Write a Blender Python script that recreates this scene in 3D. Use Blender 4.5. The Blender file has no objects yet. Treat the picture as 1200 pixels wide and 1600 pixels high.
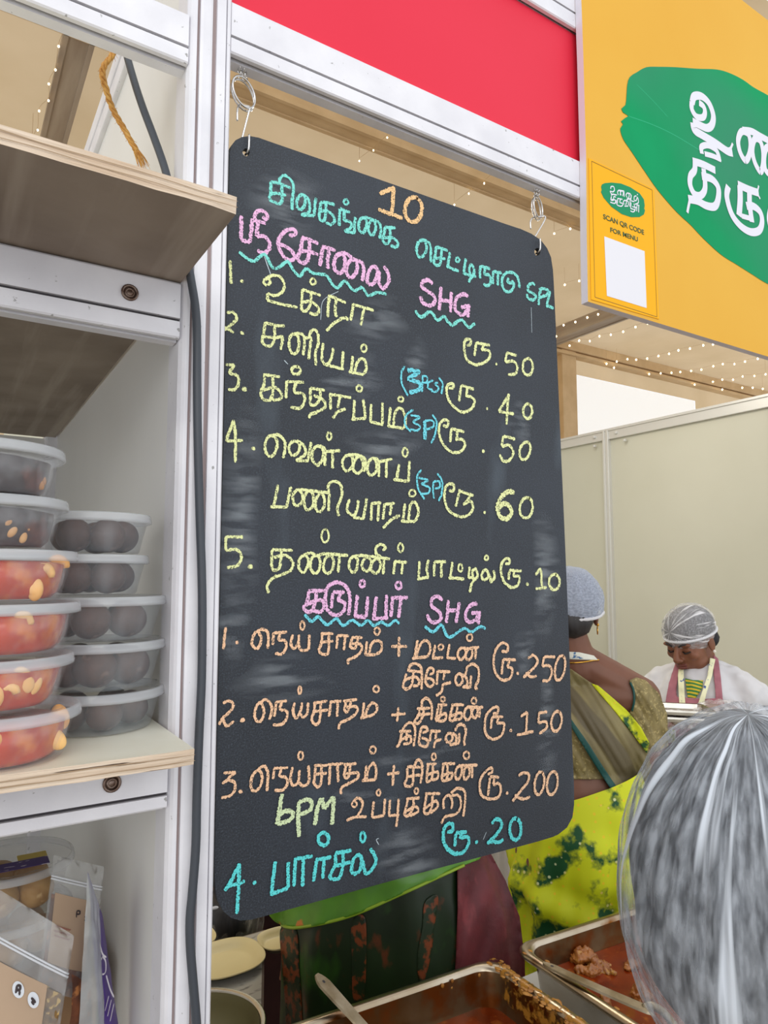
import bpy, bmesh, math, random
from mathutils import Vector, Matrix, noise, geometry
from mathutils.bvhtree import BVHTree

scene = bpy.context.scene
C = scene.collection
R = math.radians
rnd = random.Random(7)

# ------------------------------------------------------------------ camera
CAM_LOC = Vector((0.0, 0.0, 1.60))
YAW, PITCH, FPX = R(32.35), R(5.15), 1080.0
cam_data = bpy.data.cameras.new('camera')
cam_data.sensor_fit = 'VERTICAL'
cam_data.sensor_height = 36.0
cam_data.lens = 36.0 * FPX / 1600.0
cam_data.clip_start = 0.02
cam_data.clip_end = 200
cam = bpy.data.objects.new('camera', cam_data)
C.objects.link(cam)
FW = Vector((math.sin(YAW) * math.cos(PITCH), math.cos(YAW) * math.cos(PITCH), math.sin(PITCH)))
RT = Vector((math.cos(YAW), -math.sin(YAW), 0))
UP = RT.cross(FW)
cam.matrix_world = Matrix.Translation(CAM_LOC) @ Matrix((
    (RT.x, UP.x, -FW.x), (RT.y, UP.y, -FW.y), (RT.z, UP.z, -FW.z))).to_4x4()
scene.camera = cam

# ------------------------------------------------------------------ world and light
world = bpy.data.worlds.new('daylight')
scene.world = world
world.use_nodes = True
bg = world.node_tree.nodes['Background']
bg.inputs['Color'].default_value = (0.93, 0.96, 1.0, 1)
bg.inputs['Strength'].default_value = 1.5
scene.view_settings.view_transform = 'Standard'
scene.view_settings.look = 'None'
scene.view_settings.gamma = 1
scene.view_settings.use_curve_mapping = False
scene.view_settings.exposure = -0.30
scene.cycles.transparent_max_bounces = 32


def area_light(name, loc, target, size, power, color=(1, 1, 1)):
    d = bpy.data.lights.new(name, 'AREA')
    d.shape = 'RECTANGLE'
    d.size, d.size_y = size
    d.energy = power
    d.color = color
    o = bpy.data.objects.new(name, d)
    C.objects.link(o)
    o.location = loc
    o.rotation_euler = (Vector(target) - Vector(loc)).to_track_quat('-Z', 'Y').to_euler()
    return o


# bright open side of the marquee behind the viewer, and the daylit aisle roof
area_light('marquee_daylight', (-1.6, -3.2, 3.6), (0.4, 0.7, 1.5), (4.0, 2.5), 95, (1.0, 0.98, 0.96))
area_light('stall_fill_light', (2.0, 2.3, 2.9), (1.9, 1.6, 0.6), (1.2, 0.3), 16, (1.0, 0.95, 0.85))  # added fill light over the stall interior, no fitting is seen there


# ------------------------------------------------------------------ pixel helpers (photo frame 1200 x 1600)
def ray(x, y):
    return FW * FPX + RT * (x - 600) - UP * (y - 800)


def at(x, y, X=None, Y=None, Z=None):
    """the point of the place seen at a photo position on the plane X=, Y= or Z="""
    r = ray(x, y)
    if X is not None: t = (X - CAM_LOC.x) / r.x
    elif Y is not None: t = (Y - CAM_LOC.y) / r.y
    else: t = (Z - CAM_LOC.z) / r.z
    return CAM_LOC + r * t


def cp(x, y, d):
    return CAM_LOC + ray(x, y) * (d / FPX)


# ------------------------------------------------------------------ materials
def lin(c):
    if isinstance(c, str):
        c = tuple(int(c[i:i + 2], 16) / 255 for i in (0, 2, 4))
    return tuple((v / 12.92 if v <= .04045 else ((v + .055) / 1.055) ** 2.4) for v in c) + (1.0,)


def mat(name, col, rough=.5, metal=0.0, col2=None, nscale=40, nlo=.35, nhi=.65, stretch=None, bump=0, bscale=None,
        alpha=1.0, spec=.5, emit=0, trans=0, ndetail=6, sss=0, coat=0, sheen=0):
    m = bpy.data.materials.new(name)
    m.use_nodes = True
    nt = m.node_tree
    b = nt.nodes['Principled BSDF']
    b.inputs['Base Color'].default_value = lin(col)
    b.inputs['Roughness'].default_value = rough
    b.inputs['Metallic'].default_value = metal
    b.inputs['Specular IOR Level'].default_value = spec
    b.inputs['Alpha'].default_value = alpha
    if trans: b.inputs['Transmission Weight'].default_value = trans
    if sss:
        b.inputs['Subsurface Weight'].default_value = sss
        b.inputs['Subsurface Radius'].default_value = (.02, .01, .006)
    if coat: b.inputs['Coat Weight'].default_value = coat
    if sheen: b.inputs['Sheen Weight'].default_value = sheen
    if emit:
        b.inputs['Emission Color'].default_value = lin(col)
        b.inputs['Emission Strength'].default_value = emit
    if col2 or bump:
        tc = nt.nodes.new('ShaderNodeTexCoord')
        mp = nt.nodes.new('ShaderNodeMapping')
        if stretch: mp.inputs['Scale'].default_value = stretch
        nt.links.new(tc.outputs['Object'], mp.inputs['Vector'])
        if col2:
            n = nt.nodes.new('ShaderNodeTexNoise')
            n.inputs['Scale'].default_value = nscale
            n.inputs['Detail'].default_value = ndetail
            nt.links.new(mp.outputs['Vector'], n.inputs['Vector'])
            cr = nt.nodes.new('ShaderNodeValToRGB')
            cr.color_ramp.elements[0].position = nlo
            cr.color_ramp.elements[1].position = nhi
            cr.color_ramp.elements[0].color = lin(col)
            cr.color_ramp.elements[1].color = lin(col2)
            nt.links.new(n.outputs['Fac'], cr.inputs['Fac'])
            nt.links.new(cr.outputs['Color'], b.inputs['Base Color'])
        if bump:
            n2 = nt.nodes.new('ShaderNodeTexNoise')
            n2.inputs['Scale'].default_value = bscale or nscale
            n2.inputs['Detail'].default_value = 5
            nt.links.new(mp.outputs['Vector'], n2.inputs['Vector'])
            bp = nt.nodes.new('ShaderNodeBump')
            bp.inputs['Strength'].default_value = bump
            bp.inputs['Distance'].default_value = .002
            nt.links.new(n2.outputs['Fac'], bp.inputs['Height'])
            nt.links.new(bp.outputs['Normal'], b.inputs['Normal'])
    return m


def add_layer(m, col, kind='noise', scale=20, lo=.5, hi=.6, stretch=None, coord='Object', rot=None, detail=4):
    """paint a second pattern over a material's base colour"""
    nt = m.node_tree
    b = nt.nodes['Principled BSDF']
    tc = nt.nodes.new('ShaderNodeTexCoord')
    mp = nt.nodes.new('ShaderNodeMapping')
    if stretch: mp.inputs['Scale'].default_value = stretch
    if rot: mp.inputs['Rotation'].default_value = rot
    nt.links.new(tc.outputs[coord], mp.inputs['Vector'])
    if kind == 'noise':
        n = nt.nodes.new('ShaderNodeTexNoise'); n.inputs['Scale'].default_value = scale
        n.inputs['Detail'].default_value = detail
        out = n.outputs['Fac']
    elif kind == 'dots':
        n = nt.nodes.new('ShaderNodeTexVoronoi'); n.inputs['Scale'].default_value = scale
        out = n.outputs['Distance']
    elif kind == 'wave':
        n = nt.nodes.new('ShaderNodeTexWave'); n.inputs['Scale'].default_value = scale
        n.inputs['Distortion'].default_value = 2.0; n.inputs['Detail'].default_value = 3
        out = n.outputs['Fac']
    nt.links.new(mp.outputs['Vector'], n.inputs['Vector'])
    cr = nt.nodes.new('ShaderNodeValToRGB')
    cr.color_ramp.elements[0].position = lo
    cr.color_ramp.elements[1].position = hi
    if kind == 'dots':
        cr.color_ramp.elements[0].color = (1, 1, 1, 1); cr.color_ramp.elements[1].color = (0, 0, 0, 1)
    nt.links.new(out, cr.inputs['Fac'])
    mx = nt.nodes.new('ShaderNodeMix'); mx.data_type = 'RGBA'
    nt.links.new(cr.outputs['Color'], mx.inputs[0])
    inp = b.inputs['Base Color']
    if inp.links: nt.links.new(inp.links[0].from_socket, mx.inputs[6])
    else: mx.inputs[6].default_value = inp.default_value
    mx.inputs[7].default_value = lin(col)
    nt.links.new(mx.outputs[2], inp)
    return m


def film(name, col, alpha, rough=.15, streak=None, hi_alpha=None, stretch=None, lo=.4, hi=.62, coord='Object', bump=0, bscale=60):
    """thin see-through plastic or net: alpha may run in streaks"""
    m = mat(name, col, rough=rough, alpha=alpha)
    nt = m.node_tree
    b = nt.nodes['Principled BSDF']
    if streak:
        tc = nt.nodes.new('ShaderNodeTexCoord'); mp = nt.nodes.new('ShaderNodeMapping')
        if stretch: mp.inputs['Scale'].default_value = stretch
        nt.links.new(tc.outputs[coord], mp.inputs['Vector'])
        n = nt.nodes.new('ShaderNodeTexNoise'); n.inputs['Scale'].default_value = streak; n.inputs['Detail'].default_value = 6
        nt.links.new(mp.outputs['Vector'], n.inputs['Vector'])
        mr = nt.nodes.new('ShaderNodeMapRange')
        mr.inputs['From Min'].default_value = lo; mr.inputs['From Max'].default_value = hi
        mr.inputs['To Min'].default_value = alpha; mr.inputs['To Max'].default_value = hi_alpha
        nt.links.new(n.outputs['Fac'], mr.inputs['Value'])
        nt.links.new(mr.outputs['Result'], b.inputs['Alpha'])
    if bump:
        tc = nt.nodes.new('ShaderNodeTexCoord')
        n = nt.nodes.new('ShaderNodeTexNoise'); n.inputs['Scale'].default_value = bscale; n.inputs['Detail'].default_value = 4
        nt.links.new(tc.outputs['Object'], n.inputs['Vector'])
        bp = nt.nodes.new('ShaderNodeBump'); bp.inputs['Strength'].default_value = bump; bp.inputs['Distance'].default_value = .004
        nt.links.new(n.outputs['Fac'], bp.inputs['Height'])
        nt.links.new(bp.outputs['Normal'], b.inputs['Normal'])
    return m


def fabric_glow(m, share):
    """woven tent cloth lets part of the daylight outside come through"""
    nt = m.node_tree; b = nt.nodes['Principled BSDF']; out = nt.nodes['Material Output']
    t = nt.nodes.new('ShaderNodeBsdfTranslucent')
    inp = b.inputs['Base Color']
    if inp.links: nt.links.new(inp.links[0].from_socket, t.inputs['Color'])
    else: t.inputs['Color'].default_value = inp.default_value
    mx = nt.nodes.new('ShaderNodeMixShader'); mx.inputs[0].default_value = share
    nt.links.new(b.outputs[0], mx.inputs[1]); nt.links.new(t.outputs[0], mx.inputs[2])
    nt.links.new(mx.outputs[0], out.inputs['Surface'])
    return m


# ------------------------------------------------------------------ object helpers
OFF = {}


def tag(o, label=None, cat=None, group=None, kind=None):
    if label: o['label'] = label
    if cat: o['category'] = cat
    if group: o['group'] = group
    if kind: o['kind'] = kind
    return o


def thing(name, label, cat, loc, group=None):
    o = bpy.data.objects.new(name, None)
    o.empty_display_size = .05
    C.objects.link(o)
    o.location = loc
    OFF[o.name] = Vector(loc)
    return tag(o, label, cat, group)


def mesh_obj(name, bm, m, parent=None, smooth=False, loc=None):
    """link a bmesh (world coordinates) as one object; its origin sits at the parent's, or at loc"""
    off = OFF[parent.name] if parent is not None else (Vector(loc) if loc is not None else Vector((0, 0, 0)))
    bmesh.ops.translate(bm, verts=bm.verts, vec=-off)
    bmesh.ops.recalc_face_normals(bm, faces=bm.faces)
    me = bpy.data.meshes.new(name)
    bm.to_mesh(me)
    bm.free()
    ms = m if isinstance(m, (list, tuple)) else [m]
    for x in ms: me.materials.append(x)
    if smooth:
        for p in me.polygons: p.use_smooth = True
    o = bpy.data.objects.new(name, me)
    C.objects.link(o)
    OFF[o.name] = off
    if parent is not None:
        o.parent = parent
    else:
        o.location = off
    return o


def struct(name, bm, m, smooth=False, parent=None):
    o = mesh_obj(name, bm, m, parent, smooth)
    if parent is None: o['kind'] = 'structure'
    return o


def box(bm, x0, x1, y0, y1, z0, z1, bevel=0, seg=2):
    vs = [bm.verts.new((x, y, z)) for x in (x0, x1) for y in (y0, y1) for z in (z0, z1)]
    fs = [(0, 1, 3, 2), (4, 6, 7, 5), (0, 4, 5, 1), (2, 3, 7, 6), (0, 2, 6, 4), (1, 5, 7, 3)]
    faces = [bm.faces.new([vs[i] for i in f]) for f in fs]
    if bevel:
        es = list({e for f in faces for e in f.edges})
        bmesh.ops.bevel(bm, geom=es, offset=bevel, segments=seg, affect='EDGES', profile=.5)
    return bm


def nb(): return bmesh.new()


def tube(bm, pts, r, n=10, caps=True, closed=False):
    pts = [Vector(p) for p in pts]
    rs = r if isinstance(r, (list, tuple)) else [r] * len(pts)
    N = len(pts)
    tans = []
    for i in range(N):
        a = pts[(i - 1) % N] if (closed or i > 0) else pts[i]
        b = pts[(i + 1) % N] if (closed or i < N - 1) else pts[i]
        t = (b - a)
        tans.append(t.normalized() if t.length > 1e-9 else Vector((0, 0, 1)))
    ref = Vector((0, 0, 1)) if abs(tans[0].z) < .9 else Vector((1, 0, 0))
    u = tans[0].cross(ref).normalized()
    rings = []
    for i in range(N):
        t = tans[i]
        u = (u - t * u.dot(t))
        u = u.normalized() if u.length > 1e-9 else t.orthogonal().normalized()
        v = t.cross(u)
        rings.append([bm.verts.new(pts[i] + (u * math.cos(2 * math.pi * k / n) + v * math.sin(2 * math.pi * k / n)) * rs[i]) for k in range(n)])
    for i in range(N if closed else N - 1):
        a, b = rings[i], rings[(i + 1) % N]
        for k in range(n):
            bm.faces.new((a[k], a[(k + 1) % n], b[(k + 1) % n], b[k]))
    if caps and not closed:
        bm.faces.new(rings[0][::-1]); bm.faces.new(rings[-1])
    return bm


def catmull(pts, step):
    """smooth polyline through 2D/3D tuples"""
    P = [tuple(p) for p in pts]
    if len(P) < 3:
        a, b = P[0], P[-1]
        L = math.dist(a, b); n = max(2, int(L / step))
        return [tuple(a[k] + (b[k] - a[k]) * i / n for k in range(len(a))) for i in range(n + 1)]
    closed = math.dist(P[0], P[-1]) < 1e-6
    out = []
    n = len(P)
    for i in range(n - 1):
        p1, p2 = P[i], P[i + 1]
        p0 = P[i - 1] if i > 0 else (P[-2] if closed else tuple(2 * a - b for a, b in zip(p1, p2)))
        p3 = P[i + 2] if i + 2 < n else (P[1] if closed else tuple(2 * b - a for a, b in zip(p1, p2)))
        L = math.dist(p1, p2); m = max(1, int(round(L / step)))
        for s in range(m):
            t = s / m
            out.append(tuple(.5 * (2 * b + (-a + c) * t + (2 * a - 5 * b + 4 * c - d) * t * t + (-a + 3 * b - 3 * c + d) * t ** 3)
                             for a, b, c, d in zip(p0, p1, p2, p3)))
    out.append(P[-1])
    return out


def lathe(bm, prof, center, n=48, cap_bottom=False, cap_top=False, sx=1, sy=1, wob=None):
    cx, cy, cz = center
    rings = []
    for j, (r, z) in enumerate(prof):
        ring = []
        for k in range(n):
            a = 2 * math.pi * k / n
            q = 1 + (wob(a, j) if wob else 0)
            ring.append(bm.verts.new((cx + r * q * sx * math.cos(a), cy + r * q * sy * math.sin(a), cz + z)))
        rings.append(ring)
    for a, b in zip(rings, rings[1:]):
        for k in range(n):
            bm.faces.new((a[k], a[(k + 1) % n], b[(k + 1) % n], b[k]))
    if cap_bottom: bm.faces.new(rings[0][::-1])
    if cap_top: bm.faces.new(rings[-1])
    return bm


def ellipsoid(bm, c, rad, M=None, seg=24, rings=16, lump=0, lscale=30, seed=0):
    ret = bmesh.ops.create_uvsphere(bm, u_segments=seg, v_segments=rings, radius=1)
    c = Vector(c)
    for v in ret['verts']:
        p = Vector((v.co.x * rad[0], v.co.y * rad[1], v.co.z * rad[2]))
        if lump:
            p *= 1 + lump * noise.noise(p * lscale + Vector((seed * 7.1, seed * 3.3, seed)))
        if M is not None: p = M @ p
        v.co = c + p
    return bm


def poly_fill(bm, loops, yfun, depth_vec=None):
    """flat polygon (first loop outline, others holes) given as world points"""
    edges = []
    for lp in loops:
        vs = [bm.verts.new(p) for p in lp]
        for i in range(len(vs)):
            edges.append(bm.edges.new((vs[i], vs[(i + 1) % len(vs)])))
    bmesh.ops.triangle_fill(bm, use_beauty=True, use_dissolve=False, edges=edges)
    return bm


def slab(bm, loops, vec):
    """polygon with holes given a thickness along vec"""
    poly_fill(bm, loops, None)
    ret = bmesh.ops.extrude_face_region(bm, geom=list(bm.faces))
    vs = [g for g in ret['geom'] if isinstance(g, bmesh.types.BMVert)]
    bmesh.ops.translate(bm, verts=vs, vec=vec)
    return bm


def ribbon(bm, pts, w, nrm, jit=0.0, seed=0, taper=True):
    """flat stroke along 3D points on a plane with normal nrm; w is the full width (number or list)"""
    pts = [Vector(p) for p in pts]
    N = len(pts)
    L, Rr = [], []
    for i in range(N):
        t = pts[min(i + 1, N - 1)] - pts[max(i - 1, 0)]
        if t.length < 1e-9: t = Vector((1, 0, 0))
        s = nrm.cross(t.normalized()).normalized()
        ww = (w[i] if isinstance(w, list) else w) * .5
        k = 1.0
        if taper and (i == 0 or i == N - 1): k = .55
        j1 = 1 + jit * noise.noise(Vector((i * .9, seed * 3.7, 1.3)))
        j2 = 1 + jit * noise.noise(Vector((i * .9, seed * 5.1, 8.3)))
        L.append(bm.verts.new(pts[i] + s * ww * k * j1)); Rr.append(bm.verts.new(pts[i] - s * ww * k * j2))
    for i in range(N - 1):
        bm.faces.new((L[i], L[i + 1], Rr[i + 1], Rr[i]))
    return bm


def solidify(o, t, offset=-1):
    md = o.modifiers.new('thickness', 'SOLIDIFY')
    md.thickness = t
    md.offset = offset
    return o


def subsurf(o, n=1):
    md = o.modifiers.new('smooth', 'SUBSURF')
    md.levels = n; md.render_levels = n
    return o


def remesh(bm, voxel, smooth=6):
    """fuse overlapping shapes into one continuous skin and return it as a new bmesh (world coordinates)"""
    me = bpy.data.meshes.new('tmp'); bm.to_mesh(me); bm.free()
    o = bpy.data.objects.new('tmp', me); C.objects.link(o)
    md = o.modifiers.new('r', 'REMESH'); md.mode = 'VOXEL'; md.voxel_size = voxel; md.use_smooth_shade = True
    if smooth:
        s = o.modifiers.new('s', 'SMOOTH'); s.factor = .5; s.iterations = smooth
    dg = bpy.context.evaluated_depsgraph_get()
    ev = o.evaluated_get(dg)
    me2 = bpy.data.meshes.new_from_object(ev)
    out = bmesh.new(); out.from_mesh(me2)
    bpy.data.objects.remove(o); bpy.data.meshes.remove(me); bpy.data.meshes.remove(me2)
    return out


def capsule(bm, p, r, q, s, n=14):
    """tapered limb segment with round ends"""
    p, q = Vector(p), Vector(q)
    d = (q - p); L = d.length
    t = d / L if L > 1e-9 else Vector((0, 0, 1))
    pts, rs = [], []
    for k in range(5):
        a = math.pi / 2 * (1 - k / 4)
        pts.append(p - t * r * math.sin(a)); rs.append(max(r * math.cos(a), r * .02))
    for k in range(5):
        a = math.pi / 2 * k / 4
        pts.append(q + t * s * math.sin(a)); rs.append(max(s * math.cos(a), s * .02))
    return tube(bm, pts, rs, n)


def bvh_of(bm):
    bm.verts.ensure_lookup_table(); bm.faces.ensure_lookup_table()
    return BVHTree.FromBMesh(bm)


def inside(pt, poly):
    x, y = pt; c = False
    for i in range(len(poly)):
        x1, y1 = poly[i]; x2, y2 = poly[i - 1]
        if (y1 > y) != (y2 > y) and x < (x2 - x1) * (y - y1) / (y2 - y1) + x1: c = not c
    return c


def drape(poly, bvh, off, step=4, fold=None, smooth_poly=False):
    """cloth cut to an outline and laid on a body: the outline is read in photo positions, the cloth lies on the body's surface"""
    P = catmull(list(poly) + [poly[0]], step)[:-1] if smooth_poly else []
    if not smooth_poly:
        for i in range(len(poly)):
            a, b = poly[i], poly[(i + 1) % len(poly)]
            n = max(1, int(math.dist(a, b) / step))
            P += [(a[0] + (b[0] - a[0]) * k / n, a[1] + (b[1] - a[1]) * k / n) for k in range(n)]
    pts = [Vector(p) for p in P]
    edges = [(i, (i + 1) % len(P)) for i in range(len(P))]
    x0, x1 = min(p[0] for p in P), max(p[0] for p in P)
    y0, y1 = min(p[1] for p in P), max(p[1] for p in P)
    y = y0 + step * .5
    row = 0
    while y < y1:
        x = x0 + step * (.5 if row % 2 else .25)
        while x < x1:
            if inside((x, y), P) and min((x - a) ** 2 + (y - b) ** 2 for a, b in P) > (step * .45) ** 2:
                pts.append(Vector((x, y)))
            x += step
        y += step * .87; row += 1
    vco, es, fs, *_ = geometry.delaunay_2d_cdt(pts, edges, [], 1, 1e-5)
    bm = nb()
    hits = []
    for v in vco:
        d = ray(v.x, v.y).normalized()
        loc, nrm, idx, dist = bvh.ray_cast(CAM_LOC, d)
        hits.append((loc, nrm, d))
    ok = [h[0] for h in hits if h[0] is not None]
    mean = sum(((p - CAM_LOC).dot(FW) for p in ok), 0) / max(1, len(ok)) if ok else 1.0
    dep = []
    good = [((vco[i].x, vco[i].y), (hits[i][0] - CAM_LOC).dot(FW)) for i in range(len(vco)) if hits[i][0] is not None]
    for v, (loc, nrm, d) in zip(vco, hits):
        if loc is None:
            if good:
                near = min(good[::max(1, len(good) // 400)], key=lambda g: (g[0][0] - v.x) ** 2 + (g[0][1] - v.y) ** 2)
                z = near[1]
            else: z = mean
        else: z = (loc - CAM_LOC).dot(FW)
        dep.append(z)
    # relax the depth so that the cloth bridges small hollows
    nbr = [[] for _ in vco]
    for f in fs:
        for i in range(len(f)):
            nbr[f[i]].append(f[i - 1]); nbr[f[i - 1]].append(f[i])
    for _ in range(4):
        nd = list(dep)
        for i, ns in enumerate(nbr):
            if ns: nd[i] = min(dep[i], .5 * dep[i] + .5 * sum(dep[k] for k in ns) / len(ns)) if hits[i][0] is not None else sum(dep[k] for k in ns) / len(ns)
        dep = nd
    for v, z in zip(vco, dep):
        k = fold(v.x, v.y) if fold else 0
        bm.verts.new(cp(v.x, v.y, z - off - k))
    bm.verts.ensure_lookup_table()
    for f in fs:
        try: bm.faces.new([bm.verts[i] for i in f])
        except ValueError: pass
    return bm
# ================================================================== the setting
YF = 0.61                      # front face of the stall frame
M = {}
M['white'] = add_layer(mat('white_painted_aluminium', 'e3e2e6', .38, col2='d6d5da', nscale=18, bump=.08, bscale=300), '9b9a99', 'noise', 140, .70, .74)
M['groove'] = mat('brown_groove', 'a2918f', .7)
M['dark'] = mat('dark_gap', '3c383a', .8)
M['panel'] = mat('laminate_panel', 'e2e1de', .42, col2='dcdbd7', nscale=3, bump=.02, bscale=20)
M['beige_panel'] = mat('beige_laminate_panel', 'd0cdb9', .42, col2='cac7b2', nscale=1.5)
M['tent'] = mat('tan_tent_fabric', 'd8c09c', .8, col2='cdb48e', nscale=.9, bump=.2, bscale=2)
fabric_glow(M['tent'], .55)
M['tent_dark'] = mat('weathered_roof_beam', 'b4a898', .6, col2='948474', nscale=6, stretch=(1, .12, 1))
M['tent_tan'] = mat('tan_roof_purlin', 'd2b68c', .7, col2='c3a67c', nscale=3)
M['ground'] = mat('brown_floor_covering', '9a8a76', .9, col2='8a7a66', nscale=9, bump=.3, bscale=60)
M['steel'] = mat('stainless_steel', 'c9c4ba', .25, metal=1, col2='b3aca0', nscale=14, bump=.05, bscale=30)
M['chrome'] = mat('chrome_wire', 'd8d6d4', .12, metal=1)
M['bolt'] = mat('rusty_bolt', '8d7d74', .4, metal=.9, col2='6b564a', nscale=200)

struct('floor', box(nb(), -4, 14, -2.5, 10, -.05, 0), M['ground'])
bm = nb(); bm.faces.new([bm.verts.new(p) for p in ((-9, 2.6, 6.0), (24, 2.6, 6.0), (24, 9.06, 6.0), (-9, 9.06, 6.0))])
struct('ceiling', bm, M['tent'])

# end wall of the marquee, an opening in it, and the valance above the opening
bm = nb()
wx0, wx1 = 9.93, 13.85
for x0_, x1_, z0_, z1_ in ((-9, wx0, 0, 6), (wx1, 24, 0, 6), (wx0, wx1, 0, 3.2), (wx0, wx1, 5.42, 6)):
    bm.faces.new([bm.verts.new(p) for p in ((x0_, 9.0, z0_), (x1_, 9.0, z0_), (x1_, 9.0, z1_), (x0_, 9.0, z1_))])
struct('wall_back', bm, M['tent'])
M['pane'] = fabric_glow(film('clear_sheeting', 'fff3d8', .25, .3), .0)
struct('window_1', box(nb(), wx0, wx1, 9.02, 9.03, 3.2, 5.42), M['pane'])
bm = nb()
box(bm, 9.55, 9.93, 8.86, 9.0, 0, 5.9, .01)
struct('trim_1', bm, M['tent_tan'])
bm = nb()
box(bm, 9.2, 24, 8.82, 8.99, 5.80, 5.98, .02)
box(bm, 9.2, 24, 8.80, 8.99, 5.70, 5.76, .01)
struct('trim_2', bm, M['tent_tan'])


def beam(label, x0, x1, y0, y1, z0, z1, m):
    bm = nb(); box(bm, x0, x1, y0, y1, z0, z1 - .002, .012)
    # shallow lips along the long edges
    if y1 - y0 > x1 - x0:
        box(bm, x0 - .02, x0 + .02, y0, y1, z0 - .015, z0 + .02); box(bm, x1 - .02, x1 + .02, y0, y1, z0 - .015, z0 + .02)
    else:
        box(bm, x0, x1, y0 - .02, y0 + .02, z0 - .015, z0 + .02); box(bm, x0, x1, y1 - .02, y1 + .02, z0 - .015, z0 + .02)
    o = mesh_obj('roof_beam', bm, m, loc=((x0 + x1) / 2, (y0 + y1) / 2, z0))
    return tag(o, label, 'beam')


beam('grey weathered roof beam seen above the upper plywood shelf', .60, .79, 2.7, 9.0, 5.80, 6.0, M['tent_dark'])
beam('grey roof beam running to the bright opening behind the yellow sign', 9.0, 9.25, 2.7, 9.0, 5.78, 6.0, M['tent_dark'])
beam('tan cross beam under the tent roof behind the hanging hooks', -8, 22, 5.38, 5.56, 5.80, 6.0, M['tent_tan'])

# shell-scheme walls
bm = nb()
box(bm, 3.30, 3.32, .6, 3.4, .04, 2.41)
wr = struct('wall_right', bm, M['beige_panel'])
M['alu'] = mat('pale_aluminium_frame', 'd6d4cc', .35, metal=.25)
bm = nb()
for y in (.72, 1.72, 2.72):
    box(bm, 3.275, 3.325, y - .022, y - .005, 0, 2.455, .003); box(bm, 3.28, 3.325, y - .005, y + .004, 0, 2.45); box(bm, 3.275, 3.325, y + .004, y + .021, 0, 2.455, .003)
box(bm, 3.282, 3.325, .6, 3.4, 2.395, 2.452, .003); box(bm, 3.276, 3.325, .6, 3.4, 2.445, 2.460, .002)
box(bm, 3.282, 3.325, .6, 3.4, 0, .06, .003)
for y, z in ((2.64, 2.425), (2.58, 2.37), (2.80, 2.425), (2.80, 2.37)):
    box(bm, 3.27, 3.29, y - .008, y + .008, z - .008, z + .008, .004)
struct('trim_3', bm, M['alu'])
bm = nb(); box(bm, .19, 3.3, 3.4, 3.42, 0, 2.45)
struct('wall_far', bm, M['beige_panel'])
bm = nb(); box(bm, .173, .185, .645, 1.48, 0, 2.262)
struct('wall_left', bm, M['panel'])
bm = nb()
box(bm, .166, .192, .645, 1.50, 2.262, 2.288, .002); box(bm, .169, .189, .645, 1.5, 2.288, 2.296); box(bm, .166, .192, .645, 1.50, 2.296, 2.322, .002)
box(bm, .152, .192, 1.46, 1.50, 0, 2.322, .004); box(bm, .150, .194, 1.472, 1.488, 0, 2.30)
struct('trim_4', bm, M['white'])
bm = nb(); box(bm, -1.2, .152, 1.47, 1.482, 0, 1.862)
struct('wall_cubby', bm, M['panel'])

# ------------------------------------------------------------------ front frame: post and rails
def prism_z(bm, prof, z0, z1):
    a = [bm.verts.new((x, y, z0)) for x, y in prof]; b = [bm.verts.new((x, y, z1)) for x, y in prof]
    n = len(prof)
    for i in range(n): bm.faces.new((a[i], a[(i + 1) % n], b[(i + 1) % n], b[i]))
    bm.faces.new(a[::-1]); bm.faces.new(b)
    return bm


def prism_x(bm, prof, x0, x1):
    a = [bm.verts.new((x0, y, z)) for y, z in prof]; b = [bm.verts.new((x1, y, z)) for y, z in prof]
    n = len(prof)
    for i in range(n): bm.faces.new((a[i], a[(i + 1) % n], b[(i + 1) % n], b[i]))
    bm.faces.new(a[::-1]); bm.faces.new(b)
    return bm


post = thing('upright_post', 'white grooved aluminium stall post left of the chalkboard', 'post', (.19, .63, 0))
pp = [(.1700, .650), (.1700, .6185), (.1712, .6180), (.1712, .6165), (.1700, .6160), (.1718, .6125), (.1740, .6100), (.1774, .6100), (.1774, .6150), (.1803, .6150), (.1803, .6100),
      (.1830, .6093), (.1900, .6093), (.1921, .6100), (.1921, .6150), (.1964, .6150), (.1964, .6100), (.2053, .6098), (.2056, .6130), (.2063, .6130), (.2066, .6100),
      (.2096, .6104), (.2112, .6125), (.2112, .650)]
mesh_obj('profile', prism_z(nb(), pp, 0, 2.60), M['white'], post)
bm = nb(); box(bm, .1774, .1803, .6135, .6155, 0, 2.6); box(bm, .1921, .1964, .6135, .6155, 0, 2.6)  # brownish strip along the bottom of each groove
tag(mesh_obj('groove_strip', bm, M['groove'], post), 'brown strip in the grooves')


def rail(name, label, x0, x1, zt, zg, zb, y=.6115, over=True):
    prof = [(y + .002, zt), (y, zt - .002), (y, zg + .0015), (y + .005, zg + .0015), (y + .005, zg - .0015), (y, zg - .0015), (y, zb + .0015), (y + .0015, zb),
            (y + .006, zb), (y + .006, zb + .007), (y + .0105, zb + .007), (y + .0105, zb - .001), (y + .0225, zb - .001), (y + .0225, zt)]
    r = thing(name, label, 'rail', ((x0 + x1) / 2, y + .018, zb))
    mesh_obj('profile', prism_x(nb(), prof, x0, x1), M['white'], r)
    bm = nb(); box(bm, x0, x1, y + .0035, y + .0055, zg - .0016, zg + .0016); box(bm, x0, x1, y + .0062, y + .0102, zb + .004, zb + .0072)
    tag(mesh_obj('groove_strip', bm, M['dark'], r), 'dark groove along the rail')
    return r


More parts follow.
